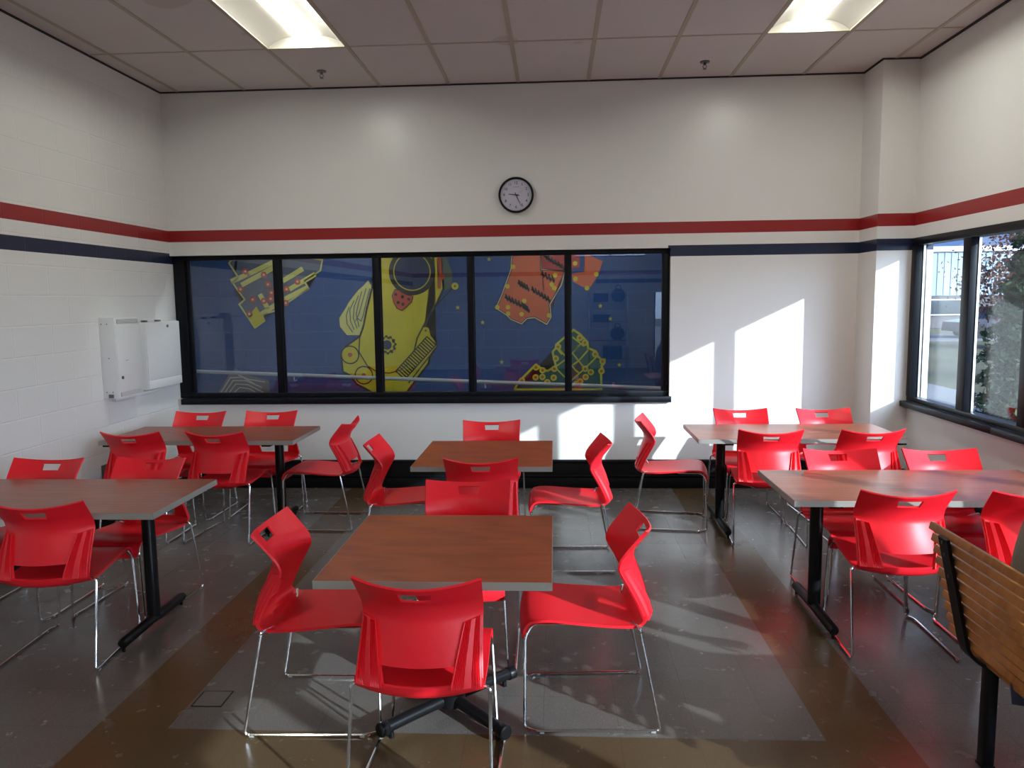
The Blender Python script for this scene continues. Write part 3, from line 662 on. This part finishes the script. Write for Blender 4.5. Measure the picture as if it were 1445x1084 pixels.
def make_chair(label):
    t = thing('stacking_chair', label, 'chair', (0, 0, 0), 0, 'red plastic stacking chairs')
    # seat shell
    bm = BM(); cur = seat_curve(); cols = [-1, -.985, -.9, -.75, -.55, -.3, 0, .3, .55, .75, .9, .985, 1]; rows = []
    n = len(cur)
    for i, p in enumerate(cur):
        hw = .2155-.0135*smooth(-.1, .26, p.y)
        if i < 3: hw -= (.012, .005, .0015)[i]
        row = []
        for c in cols:
            q = 1-c*c
            v = p.y-BUL*q*smooth(-.08, -.20, -abs(p.y) if p.y < 0 else 0)*1.0
            if p.y > .2: v += .010*q*smooth(.2, .27, p.y)
            z = p.z-.008*q*smooth(.24, .0, p.y)*(1 if p.y > -.17 else .3) if p.y < .24 else p.z
            z -= .014*q*smooth(.11, .20, -p.y)
            row.append(bm.verts.new((c*hw, v, z)))
        rows.append(row)
    for a, b_ in zip(rows[:-1], rows[1:]):
        for k in range(len(cols)-1): bm.faces.new((a[k], a[k+1], b_[k+1], b_[k]))
    # make the top side face up, then thicken downwards
    bmesh.ops.recalc_face_normals(bm, faces=bm.faces[:])
    f = max(bm.faces, key=lambda f: abs(f.normal.z))
    if f.normal.z < 0: bmesh.ops.reverse_faces(bm, faces=bm.faces[:])
    bmesh.ops.solidify(bm, geom=bm.faces[:], thickness=.011)
    link('seat', bm, 'red', t, 50)
    # backrest shell with hand slot and the open gap above the seat
    zs = [.455, .475, .497, .515, .53, .56, .59, .62, .645, .66, .675, .70, .725, .736, .750, .776, .800, .81, .82]
    H0, H1 = .750, .800   # hand slot rows (before the dip of the top edge)
    bm = BM(); rows = []
    for z in zs:
        e = hermite(EDGEP, z); ox = opening_x(z); hs = .049+.006*smooth(H0, H1, z)
        half = [0, .022, hs, (hs+ox)/2, ox, (ox+e)/2, e-.006, e]
        xs_ = [-x for x in half[:0:-1]]+half
        rows.append([bm.verts.new(back_pt(x, z)) for x in xs_])
    for i, (a, b_) in enumerate(zip(rows[:-1], rows[1:])):
        z0, z1 = zs[i], zs[i+1]
        for k in range(len(a)-1):
            cx = abs((k+.5)-7)
            if z0 >= H0-1e-6 and z1 <= H1+1e-6 and cx < 2: continue
            if z1 <= .515+1e-6 and cx < 4: continue
            bm.faces.new((a[k], a[k+1], b_[k+1], b_[k]))
    for v in [v for v in bm.verts if not v.link_faces]: bm.verts.remove(v)
    bmesh.ops.recalc_face_normals(bm, faces=bm.faces[:])
    if sum(f.normal.y for f in bm.faces) < 0: bmesh.ops.reverse_faces(bm, faces=bm.faces[:])
    bmesh.ops.solidify(bm, geom=bm.faces[:], thickness=.009)
    bk = link('backrest', bm, 'red', t, 50)
    # ribbed side pieces on the rear
    for s in (-1, 1):
        bm = BM(); zr = [.452, .47, .50, .53, .56, .59, .62, .645, .656]; NC = 34; fr = []; ba = []
        for z in zr:
            xi, xo = opening_x(z)+.003, hermite(EDGEP, max(z, .455))-.0005
            th = .011; rf = []; rb_ = []
            for k in range(NC+1):
                x = xi+(xo-xi)*k/NC; p = back_pt(s*x, max(z, .455)); p.z = z-.010*(1-k/NC) if z > .65 else z
                flat = .42 < k/NC < .62; rim = k < 2 or k > NC-2
                rg = .0035 if (flat or rim or k % 2 == 0) else -.0015
                if z == zr[0] or z == zr[-1]: rg = .0035
                rf.append(bm.verts.new((p.x, p.y-.0085, p.z))); rb_.append(bm.verts.new((p.x, p.y-.009-th-rg, p.z)))
            fr.append(rf); ba.append(rb_)
        m_ = len(zr)
        for i in range(m_-1):
            for k in range(NC):
                bm.faces.new((ba[i][k], ba[i][k+1], ba[i+1][k+1], ba[i+1][k])); bm.faces.new((fr[i][k], fr[i+1][k], fr[i+1][k+1], fr[i][k+1]))
            for k in (0, NC): bm.faces.new((fr[i][k], ba[i][k], ba[i+1][k], fr[i+1][k]))
        for i in (0, m_-1):
            for k in range(NC): bm.faces.new((fr[i][k], fr[i][k+1], ba[i][k+1], ba[i][k]))
        link('side_rib', bm, 'red', t, 30)
    for s in (-1, 1):
        p = round_path([(s*.150, -.168, .420), (s*.238, -.190, .434), (s*.247, -.275, .0075), (s*.243, .220, .0075), (s*.213, .268, .0075), (s*.198, .262, .385), (s*.186, .232, .431), (s*.178, .06, .426)], .022, 5)
        fr = link('leg_frame', tube(BM(), p, .0064, 8), 'chrome', t, 40)
        
        bbox('glide', s*.2466-.007, s*.2466+.007, -.255, -.235, 0, .009, 'glide', fr, .002); bbox('glide', s*.2435-.007, s*.2435+.007, .19, .208, 0, .009, 'glide', fr, .002)
    for v, z in ((.06, .426), (-.168, .418)):
        e_ = .178 if v > 0 else .15; m_ = 0 if v > 0 else .026; bm = BM(); tube(bm, [(-e_, v, z), (-.09, v, z-m_), (.09, v, z-m_), (e_, v, z)], .0052, 8); link('crossbar', bm, 'chrome', t, 40)
    return t
chair0 = None
def chair(mx, my, rz, label):
    """mx, my: middle of the top edge of the backrest"""
    global chair0
    f = Vector((-math.sin(rz), math.cos(rz), 0)); loc = (mx+f.x*.2136, my+f.y*.2136, 0)
    if chair0 is None:
        chair0 = make_chair(label); chair0.location = loc; chair0.rotation_euler = (0, 0, rz); return chair0
    return dup(chair0, loc, rz, label)
S = PI
chair(-.466, 2.452, R(-1.2), 'red plastic chair seen from behind, nearest of all, at the near square table')
chair(-.447, 3.842, S+R(1.2), 'red plastic chair facing the viewer across the near square table')
chair(-1.198, 3.105, R(-90+1.5), 'red plastic chair at the near square table, on its block wall side')
chair(.336, 3.187, R(93), 'red plastic chair half in sun at the near square table, on its window side')
chair(-.437, 4.388, R(1.8), 'red plastic chair seen from behind at the far square table')
chair(-.487, 5.790, S+R(2.3), 'red plastic chair against the back wall, facing the viewer across the far square table')
chair(-1.212, 4.990, R(-90+1.5), 'red plastic chair at the far square table, on its block wall side')
chair(.310, 4.998, R(92), 'red plastic chair at the far square table, on its sunlit window side')
chair(-3.005, 6.335, S, 'red plastic chair facing the viewer behind the table below the cabinets, nearer the block wall')
chair(-2.398, 6.352, S+R(2), 'red plastic chair facing the viewer behind the table below the cabinets, farther from block wall')
chair(-3.055, 5.318, R(.6), 'red plastic chair seen from behind at the table below the cabinets, close to block wall')
chair(-2.435, 5.315, R(-3.5), 'red plastic chair seen from behind at the table below the cabinets, away from block wall')
chair(-1.590, 5.84, R(88.4), 'red plastic chair turned sideways at the open end of the table below the cabinets')
chair(-3.040, 4.400, S, 'red plastic chair facing the viewer at the picture-edge left table, against the block wall')
chair(-2.412, 4.408, S-R(4), 'red plastic chair facing the viewer at the open end of the picture-edge left table')
chair(-2.425, 3.40, R(5), 'red plastic chair seen from behind at the picture-edge left table')
chair(.660, 5.92, R(-98), 'red plastic chair turned sideways at the end of the table beside the corner column')
chair(1.505, 6.355, S, 'red plastic chair facing the viewer against the sunlit back wall, farther from the column')
chair(2.165, 6.345, S+R(2), 'red plastic chair facing the viewer next to the corner column, half shaded')
chair(1.475, 5.332, R(-4), 'red plastic chair seen from behind at the column table, farther from the window')
chair(2.160, 5.328, R(2.5), 'red plastic chair seen from behind at the column table, nearer the window')
chair(1.690, 4.645, S, 'red plastic chair facing the viewer over the table at the bench, farther from the window')
chair(2.265, 4.640, S+R(.6), 'red plastic chair facing the viewer over the table at the bench, beside the window wall')
chair(1.645, 3.640, R(-1.5), 'red plastic chair seen from behind in front of the bench end')
chair(2.240, 3.630, 0, 'red plastic chair seen from behind, partly hidden by the bench and the seated person')

# ------------------------------------------------------------------ slatted bench and the person on it
bn = thing('slatted_bench', 'oak slat bench with black metal frame at the right picture edge', 'bench', (1.66, 2.46, 0))
BX, BY = 1.66, 2.46
Y0, Y1 = 2.02-BY, 2.90-BY
for k in range(10):
    s = k/9; zc = .868-.395*s; xc = 1.402+.088*s-BX; a = math.atan2(.088, .395)
    bm = BM(); box(bm, -.010, .010, Y0, Y1, -.0145, .0145, .003); mt = Matrix.Translation((xc, 0, zc)) @ Matrix.Rotation(a, 4, 'Y')
    for v in bm.verts: v.co = mt @ v.co
    link('back_slat', bm, 'slat', bn, 35)
for k in range(9):
    xc = 1.555+.052*k-BX
    bm = BM(); box(bm, xc-.019, xc+.019, Y0, Y1, .3945, .417, .004); link('seat_slat', bm, 'slat', bn, 35)
for yb in (2.765, 2.155):
    y = yb-BY
    path = round_path([(1.380-BX, 0, .862), (1.474-BX, 0, .440), (1.535-BX, 0, .388), (1.99-BX, 0, .388)], .10, 8)
    bm = BM(); L_ = []; Rr = []
    n = len(path)
    pl_ = []
    for i, p in enumerate(path):
        tg = (path[min(i+1, n-1)]-path[max(i-1, 0)]).normalized(); nn = Vector((tg.z, 0, -tg.x)); pl_.append((p-nn*.006, p+nn*.006))
    for side in (y-.031, y+.031): L_.append([(bm.verts.new((a.x, side, a.z)), bm.verts.new((b_.x, side, b_.z))) for a, b_ in pl_])
    for i in range(n-1):
        A, B_ = L_[0], L_[1]
        for f_ in ((A[i][0], A[i+1][0], B_[i+1][0], B_[i][0]), (A[i][1], B_[i][1], B_[i+1][1], A[i+1][1]), (A[i][0], A[i][1], A[i+1][1], A[i+1][0]), (B_[i][0], B_[i+1][0], B_[i+1][1], B_[i][1])): bm.faces.new(f_)
    for i in (0, n-1): bm.faces.new((L_[0][i][0], L_[1][i][0], L_[1][i][1], L_[0][i][1]))
    br_ = link('bracket', bm, 'black', bn, 40)
    bm = BM()
    for zz_ in (.845, .80, .72): 
        xb = 1.380+(.862-zz_)*.225-BX; cyl(bm, (xb-.007, y, zz_), .006, .006, 'X', 10)
    link('bolt', bm, 'steel', br_, 40)
    for xl_ in (1.568, 1.93):
        lg = bbox('leg', xl_-BX-.021, xl_-BX+.021, y-.021, y+.021,   .012, .3815, 'black', bn, .003)
        bbox('foot_pad', xl_-BX-.024, xl_-BX+.024, y-.024, y+.024, 0, .0115, 'black', lg, .002)

def skin_body(name, pts, edges, mat, parent, root=0, sub=2):
    me = bpy.data.meshes.new(name); me.from_pydata([p[:3] for p in pts], edges, [])
    o = bpy.data.objects.new(name, me); col.objects.link(o)
    o.modifiers.new('s', 'SKIN'); 
    for i, p in enumerate(pts): me.skin_vertices[0].data[i].radius = p[3] if isinstance(p[3], tuple) else (p[3], p[3]); me.skin_vertices[0].data[i].use_root = (i == root)
    sb = o.modifiers.new('d', 'SUBSURF'); sb.levels = sub; sb.render_levels = sub
    dg = bpy.context.evaluated_depsgraph_get(); m2 = bpy.data.meshes.new_from_object(o.evaluated_get(dg))
    for p in m2.polygons: p.use_smooth = True
    m2.materials.clear(); m2.materials.append(M[mat]); o.modifiers.clear(); o.data = m2; m2.name = name; o.parent = parent
    return o
PX, PY = 1.62, 2.47
pe = thing('person', 'person in a khaki jacket sitting hunched on the slatted bench, mostly out of frame', 'person', (PX, PY, 0))
# jacket: torso and both sleeves
J = [(.02, 0, .60, (.165, .22)), (.02, 0, .72, (.17, .23)), (.035, 0, .86, (.175, .24)), (.08, 0, 1.00, (.165, .24)), (.15, 0, 1.13, (.13, .20)), (.20, 0, 1.20, (.075, .085)),
     (.15, .19, 1.12, .075), (.26, .26, .93, .062), (.43, .18, .76, .052), (.52, .13, .70, .044), (.13, -.20, 1.10, .085), (.18, -.36, .90, .070), (.43, -.18, .76, .052), (.52, -.13, .70, .044)]
JE = [(0, 1), (1, 2), (2, 3), (3, 4), (4, 5), (4, 6), (6, 7), (7, 8), (8, 9), (4, 10), (10, 11), (11, 12), (12, 13)]
# body (skin) is one continuous mesh: head, neck, hands; jacket and trousers are its clothing
B_ = [(.10, 0, 1.05, .10), (.20, 0, 1.20, .062), (.25, 0, 1.29, .055), (.285, 0, 1.36, (.075, .072)), (.30, 0, 1.44, (.098, .078)), (.285, 0, 1.51, (.078, .068)),
      (.15, .17, 1.10, .045), (.26, .26, .93, .042), (.43, .18, .76, .036), (.53, .125, .695, .028), (.585, .105, .675, .034), (.13, -.18, 1.10, .045), (.18, -.36, .90, .042), (.43, -.18, .76, .036), (.53, -.125, .695, .028), (.585, -.105, .675, .034)]
BE = [(0, 1), (1, 2), (2, 3), (3, 4), (4, 5), (0, 6), (6, 7), (7, 8), (8, 9), (9, 10), (0, 11), (11, 12), (12, 13), (13, 14), (14, 15)]
for s in (1, -1):
    base = 10 if s == 1 else 15; px_, py_, pz_ = .60, s*.10, .672
    for k in range(4):
        o_ = s*(.030-.020*k); ln = (.85, 1, .95, .75)[k]; i0 = len(B_)
        B_ += [(px_+.015, py_+o_, pz_+.004, .0105), (px_+.015+.032*ln, py_+o_*1.1, pz_+.004, .0095), (px_+.015+.055*ln, py_+o_*1.15, pz_-.012, .0088), (px_+.015+.068*ln, py_+o_*1.15, pz_-.030, .0078)]
        BE += [(base, i0), (i0, i0+1), (i0+1, i0+2), (i0+2, i0+3)]
    i0 = len(B_); B_ += [(px_-.03, py_-s*.038, pz_-.004, .011), (px_-.0, py_-s*.056, pz_-.014, .0095), (px_+.026, py_-s*.056, pz_-.024, .0085)]; BE += [(base, i0), (i0, i0+1), (i0+1, i0+2)]
body = skin_body('body', B_, BE, 'skin', pe)
bm = BM(); tube(bm, [(.385, 0, 1.45), (.405, 0, 1.42), (.385, 0, 1.405)], .012, 8, radii=[.008, .016, .010]); link('nose', bm, 'skin', body, 60)
bm = BM()
for s in (-1, 1): bmesh.ops.create_uvsphere(bm, u_segments=12, v_segments=8, radius=.011, matrix=Matrix.Translation((.377, s*.032, 1.455)))
link('eyes', bm, 'ink', body, 60)
bm = BM(); tube(bm, [(.372, -.022, 1.378), (.381, 0, 1.375), (.372, .022, 1.378)], .004, 6); link('mouth', bm, pmat('lips', (.40, .15, .13), .5), body, 60)
bm = BM()
for s in (-1, 1): bmesh.ops.create_uvsphere(bm, u_segments=12, v_segments=8, radius=.026, matrix=Matrix.Translation((.29, s*.083, 1.43)) @ Matrix.Diagonal((.7, .35, 1.2, 1)))
link('ears', bm, 'skin', body, 60)
bm = BM(); bmesh.ops.create_uvsphere(bm, u_segments=28, v_segments=18, radius=.105, matrix=Matrix.Translation((.275, 0, 1.475)) @ Matrix.Diagonal((1.02, .90, 1.0, 1)))
bmesh.ops.bisect_plane(bm, geom=bm.verts[:]+bm.edges[:]+bm.faces[:], plane_co=(.34, 0, 1.475), plane_no=(.75, 0, -.66), clear_outer=True)
bmesh.ops.holes_fill(bm, edges=bm.edges[:]); link('hair', bm, 'hair', body, 60)
skin_body('jacket', J, JE, 'khaki', pe)
T_ = [(.02, 0, .57, (.13, .17)), (.04, .09, .525, .098), (.44, .12, .515, .082), (.46, .12, .32, .062), (.45, .12, .10, .048), (.04, -.09, .525, .098), (.44, -.12, .515, .082), (.46, -.12, .32, .062), (.45, -.12, .10, .048)]
skin_body('trousers', T_, [(0, 1), (1, 2), (2, 3), (3, 4), (0, 5), (5, 6), (6, 7), (7, 8)], 'jeans', pe)
for s in (-1, 1):
    bm = BM(); tube(bm, [(.38, s*.12, .045), (.42, s*.12, .055), (.50, s*.12, .05), (.60, s*.12, .036), (.66, s*.12, .030)], .04, 14, radii=[.034, .045, .044, .036, .022])
    for v in bm.verts: v.co.z = max(v.co.z, 0.0)
    link('shoe', bm, 'shoe', pe, 50)
# ------------------------------------------------------------------ outdoors
GZ = -.30
m, nt, b = new_mat('autumn_lawn'); t = NT(nt); x, y, z = t.xyz()
f = t.math('ADD', t.math('MULTIPLY', t.noise(t.obj, .35, 4), .6), t.math('MULTIPLY', t.noise(t.obj, 9, 4, .7), .4))
t.L.new(t.ramp(f, [(.3, (.05, .065, .03)), (.55, (.105, .10, .055)), (.75, (.17, .135, .09))]), b.inputs['Base Color']); sock(b, 'Roughness', .95)
t.L.new(t.bump(t.noise(t.obj, 40, 4), .6, .03), b.inputs['Normal']); M['lawn'] = m
M['concrete'] = pmat('bounce_walk_concrete', (.22, .22, .22), .9, var=.12, bscale=6); M['asphalt'] = pmat('asphalt', (.16, .16, .17), .9, var=.2, bscale=30); M['bark'] = pmat('bark', (.075, .052, .038), .9, bump=.8, bscale=25, var=.3)
M['leaf_brown'] = pmat('dry_leaf', (.17, .075, .045), .8, var=.4, bscale=3); M['needle'] = pmat('spruce_needle', (.030, .060, .022), .8, var=.5, bscale=2); M['shrub'] = pmat('shrub_leaf', (.05, .09, .02), .8, var=.4, bscale=3)
M['siding'] = pmat('pale_metal_siding', (.28, .34, .40), .55, var=.06, bscale=2); M['fascia'] = pmat('white_fascia', (.62, .64, .66), .5); M['brickdark'] = pmat('brown_grey_base', (.11, .10, .105), .85, var=.15, bscale=3); M['winglass'] = pmat('dark_window_glass', (.03, .04, .05), .1)
M['car'] = pmat('dark_car_paint', (.03, .03, .05), .25, coat=.6); M['carglass'] = pmat('car_glass', (.02, .03, .04), .08); M['tyre'] = pmat('tyre_rubber', (.02, .02, .02), .8)
struct(bbox('ground', XR+.16, 120, -60, 140, GZ-.2, GZ, 'lawn'))
struct(bbox('path', XR+.16, XR+5.5, -40, 30, GZ-.01, GZ+.008, 'concrete'))  # invented walk, added to bounce sunlight onto the ceiling and walls
struct(bbox('road', 3.2, 120, 34.0, 40.0, GZ-.01, GZ+.01, 'asphalt'))
bd = thing('warehouse', 'long pale flat-roofed building across the lawn outside the window', 'building', (30, 52, GZ))
bbox('wall', -26, 34, -5, 12, 1.9, 4.45, 'siding', bd); bbox('base_wall', -26, 34, -4.95, 12, 0, 1.9, 'brickdark', bd); bbox('fascia', -26.1, 34.1, -5.15, 12.1, 4.45, 4.75, 'fascia', bd)
bm = BM()
for k in range(150): box(bm, -25.6+.39*k, -25.50+.39*k, -5.03, -5.001, 1.95, 4.40)
link('siding_ribs', bm, 'siding', bd)
for k in range(5):
    wn = bbox('window', -22+6.5*k, -19+6.5*k, -5.04, -4.951, .75, 1.7, 'fascia', bd); bbox('pane', -21.9+6.5*k, -19.1+6.5*k, -5.06, -5.041, .82, 1.63, 'winglass', wn)
def leaves(bm, pts, size, rng, squash=1):
    for p in pts:
        a = Vector((rng.gauss(0, 1), rng.gauss(0, 1), rng.gauss(0, 1)*squash)).normalized(); b_ = a.cross(Vector((rng.gauss(0, 1), rng.gauss(0, 1), rng.gauss(0, 1)))).normalized(); s = size*rng.uniform(.6, 1.3)
        bm.faces.new([bm.verts.new(p+a*s*u+b_*s*w_*.55) for u, w_ in ((-1, 0), (0, -1), (1, 0), (0, 1))])
def spruce(x, y, h, r, label):
    rng = random.Random(int(x*100)); t = thing('spruce_tree', label, 'tree', (x, y, GZ))
    link('trunk', tube(BM(), [(0, 0, 0), (0, 0, h*.5), (0, 0, h*.96)], .1, 8, radii=[.11, .07, .015]), 'bark', t, 60)
    bm = BM(); pts = []
    for i in range(15000):
        s = rng.random()**1.5; z = h*(.02+.97*s); rr = r*(1-s)**.75*(.62+.38*math.sin(z*9+rng.uniform(-.5, .5))**2); a = rng.uniform(0, 2*PI); q = rr*rng.random()**.45
        pts.append(Vector((q*math.cos(a), q*math.sin(a), z-.25*q)))
    leaves(bm, [p for p in pts if p.z > .02], .055, rng); link('crown', bm, 'needle', t)
def broadleaf(x, y, z0, R_, label, n, mat):
    rng = random.Random(int(y*100)); t = thing('leafy_tree', label, 'tree', (x, y, GZ)); bm = BM()
    tube(bm, [(0, 0, 0), (.05, 0, z0*.5), (0, .05, z0), (.1, 0, z0+R_*.6)], .16, 9, radii=[.18, .14, .11, .03])
    clumps = []
    for k in range(26):
        a = rng.uniform(0, 2*PI); e = rng.uniform(-.45, 1.2); L_ = R_*rng.uniform(.55, 1.05)
        d = Vector((math.cos(a)*math.cos(e), math.sin(a)*math.cos(e), math.sin(e)*.8)); p0 = Vector((0, 0, z0*rng.uniform(.75, 1.05))); p2 = p0+d*L_; p1 = p0+d*L_*.5+Vector((0, 0, .2))
        tube(bm, [p0, p1, p2], .03, 6, radii=[.045, .026, .008])
        for q in range(3):
            p3 = p1.lerp(p2, rng.random())+Vector((rng.gauss(0, 1), rng.gauss(0, 1), rng.gauss(0, .7)))*.4; tube(bm, [p1.lerp(p2, .3+.2*q), p3], .01, 5, radii=[.014, .004]); clumps.append(p3)
        clumps += [p1.lerp(p2, .7), p2]
    link('trunk', bm, 'bark', t, 60)
    bm = BM(); pts = [rng.choice(clumps)+Vector((rng.gauss(0, .3), rng.gauss(0, .3), rng.gauss(0, .22))) for i in range(n)]
    leaves(bm, pts, .05, rng); link('crown', bm, mat, t)
spruce(7.60, 12.55, 4.4, 1.15, 'dark green spruce outside the window, in front of the brown-leaved tree')
broadleaf(11.5, 18.5, 2.5, 2.2, 'brown-leaved tree with bare branches outside the window', 11000, 'leaf_brown')
spruce(17.6, 29.0, 6.6, 1.9, 'taller spruce behind the brown-leaved tree outside the window')
car = thing('car', 'dark parked car on the road beyond the lawn', 'car', (20.3, 36.6, GZ+.01))
bm = BM(); prism(bm, [(-2.2, .3), (-2.15, .72), (-1.3, .86), (1.2, .90), (2.05, .80), (2.2, .55), (2.15, .3)], 'Y', -.85, .85); link('body', bm, 'car', car)
bm = BM(); prism(bm, [(-1.15, .865), (-.55, 1.36), (.85, 1.38), (1.4, .90)], 'Y', -.74, .74); link('cabin', bm, 'carglass', car)
bm = BM(); prism(bm, [(-.6, 1.36), (-.5, 1.41), (.8, 1.42), (.9, 1.38)], 'Y', -.72, .72); link('roof', bm, 'car', car)
for sx in (-1.35, 1.35):
    for sy in (-.8, .8):
        bm = BM(); cyl(bm, (sx, sy, .32), .32, .2, 'Y', 24); link('wheel', bm, 'tyre', car, 40)

# ------------------------------------------------------------------ shelf at the rear wall (seen as a reflection in the long window)
sh = thing('wire_shelf', 'chrome wire shelf unit by the rear wall, seen reflected in the last window pane', 'shelf', (1.28, -4.72, 0))
for sx in (-.46, .46):
    for sy in (-.2, .2): bm = BM(); cyl(bm, (sx, sy, .93), .0125, 1.86, seg=14); link('post', bm, 'chrome', sh, 40)
for z_ in (.25, .70, 1.15, 1.62):
    bm = BM()
    for sy in (-.2, -.1, 0, .1, .2): tube(bm, [(-.46, sy, z_), (.46, sy, z_)], .004, 6)
    for k in range(13): tube(bm, [(-.45+.075*k, -.2, z_+.006), (-.45+.075*k, .2, z_+.006)], .003, 6)
    link('shelf', bm, 'chrome', sh, 40)
M['carton'] = pmat('dark_blue_carton', (.03, .04, .08), .7, var=.2); M['bag'] = pmat('black_bag_cloth', (.012, .012, .014), .8, bump=.4, bscale=50)
for cx_, z_, w_, h_, l in ((1.10, 1.632, .34, .20, 'dark blue carton on the top of the wire shelf'), (1.12, 1.162, .40, .16, 'flat dark blue carton on the third wire shelf'), (1.38, .262, .44, .30, 'large dark blue carton on the lowest wire shelf')):
    t_ = thing('carton', l, 'box', (cx_, -4.72, z_), 0, 'cartons on the wire shelf'); bbox('box_body', -w_/2, w_/2, -.15, .15, 0, h_, 'carton', t_, .004); bbox('lid', -w_/2-.004, w_/2+.004, -.154, .154, h_-.04, h_+.006, 'carton', t_, .002)
for cx_, z_, l in ((1.52, 1.632, 'black rounded bag on the top of the wire shelf'), (1.50, .712, 'black rounded bag on the second wire shelf')):
    t_ = thing('bag', l, 'bag', (cx_, -4.72, z_), 0, 'bags on the wire shelf'); bm = BM(); bmesh.ops.create_uvsphere(bm, u_segments=24, v_segments=16, radius=.17, matrix=Matrix.Translation((0, 0, .15)) @ Matrix.Diagonal((1, .75, 1, 1)))
    for v in bm.verts: v.co.z = max(v.co.z, 0)
    link('bag_body', bm, 'bag', t_, 60); link('handle', tube(BM(), round_path([(-.07, 0, .30), (-.05, 0, .40), (.05, 0, .40), (.07, 0, .30)], .05), .009, 8), 'bag', t_, 40)

# ------------------------------------------------------------------ light
SUN = Vector((-1.17, 1.0, -.478*1.17)).normalized()
sd = bpy.data.lights.new('sun', 'SUN'); sd.energy = 5.8; sd.angle = R(.53); sd.color = (.85, .945, 1.0)
so = bpy.data.objects.new('sun', sd); col.objects.link(so); so.rotation_euler = SUN.to_track_quat('-Z', 'Y').to_euler(); so.location = (30, -25, 16)
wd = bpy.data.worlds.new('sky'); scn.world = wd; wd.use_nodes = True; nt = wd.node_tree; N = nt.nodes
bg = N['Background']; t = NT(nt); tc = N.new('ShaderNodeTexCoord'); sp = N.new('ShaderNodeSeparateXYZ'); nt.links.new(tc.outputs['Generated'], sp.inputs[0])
clouds = t.noise(tc.outputs['Generated'], 3.5, 5, .6)
c = t.ramp(sp.outputs[2], [(0.0, (.20, .34, .66)), (.12, (.11, .22, .60)), (.6, (.055, .13, .46)), (1.0, (.04, .10, .40))])
c = t.mix(t.math('MULTIPLY', t.math('GREATER_THAN', clouds, .62), .25), c, (.6, .66, .75))
# bright hazy sky around the sun
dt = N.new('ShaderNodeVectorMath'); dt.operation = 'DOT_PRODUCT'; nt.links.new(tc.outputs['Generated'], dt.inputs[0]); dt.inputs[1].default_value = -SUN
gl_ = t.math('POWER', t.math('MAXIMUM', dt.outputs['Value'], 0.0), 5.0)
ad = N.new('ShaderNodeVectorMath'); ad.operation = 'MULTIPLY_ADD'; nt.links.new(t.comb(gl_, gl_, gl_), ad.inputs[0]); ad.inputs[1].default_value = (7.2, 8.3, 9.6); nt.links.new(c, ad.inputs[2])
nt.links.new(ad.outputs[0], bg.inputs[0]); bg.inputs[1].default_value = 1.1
# ------------------------------------------------------------------ camera
cd = bpy.data.cameras.new('camera'); cam = bpy.data.objects.new('camera', cd); col.objects.link(cam); scn.camera = cam
p, yw, r = R(6.2774), R(-3.2492), R(-.7312)
fw = Vector((math.sin(yw)*math.cos(p), math.cos(yw)*math.cos(p), -math.sin(p))); rt = Vector((math.cos(yw), -math.sin(yw), 0)); up = rt.cross(fw)
rt2 = rt*math.cos(r)+up*math.sin(r); up2 = -rt*math.sin(r)+up*math.cos(r)
mt = Matrix((rt2, up2, -fw)).transposed().to_4x4(); mt.translation = (0, 0, 1.7294); cam.matrix_world = mt
cd.sensor_fit = 'HORIZONTAL'; cd.sensor_width = 36; cd.lens = 1090.92/1445*36; cd.clip_start = .05; cd.clip_end = 500
vs = scn.view_settings; vs.view_transform = 'Standard'; vs.look = 'None'; vs.gamma = 1; vs.use_curve_mapping = False; vs.exposure = 0.38
scn.display_settings.display_device = 'sRGB'
scn.cycles.max_bounces = 10; scn.cycles.diffuse_bounces = 6; scn.cycles.glossy_bounces = 5; scn.cycles.transparent_max_bounces = 16; scn.cycles.sample_clamp_indirect = 8
scn.cycles.use_denoising = True
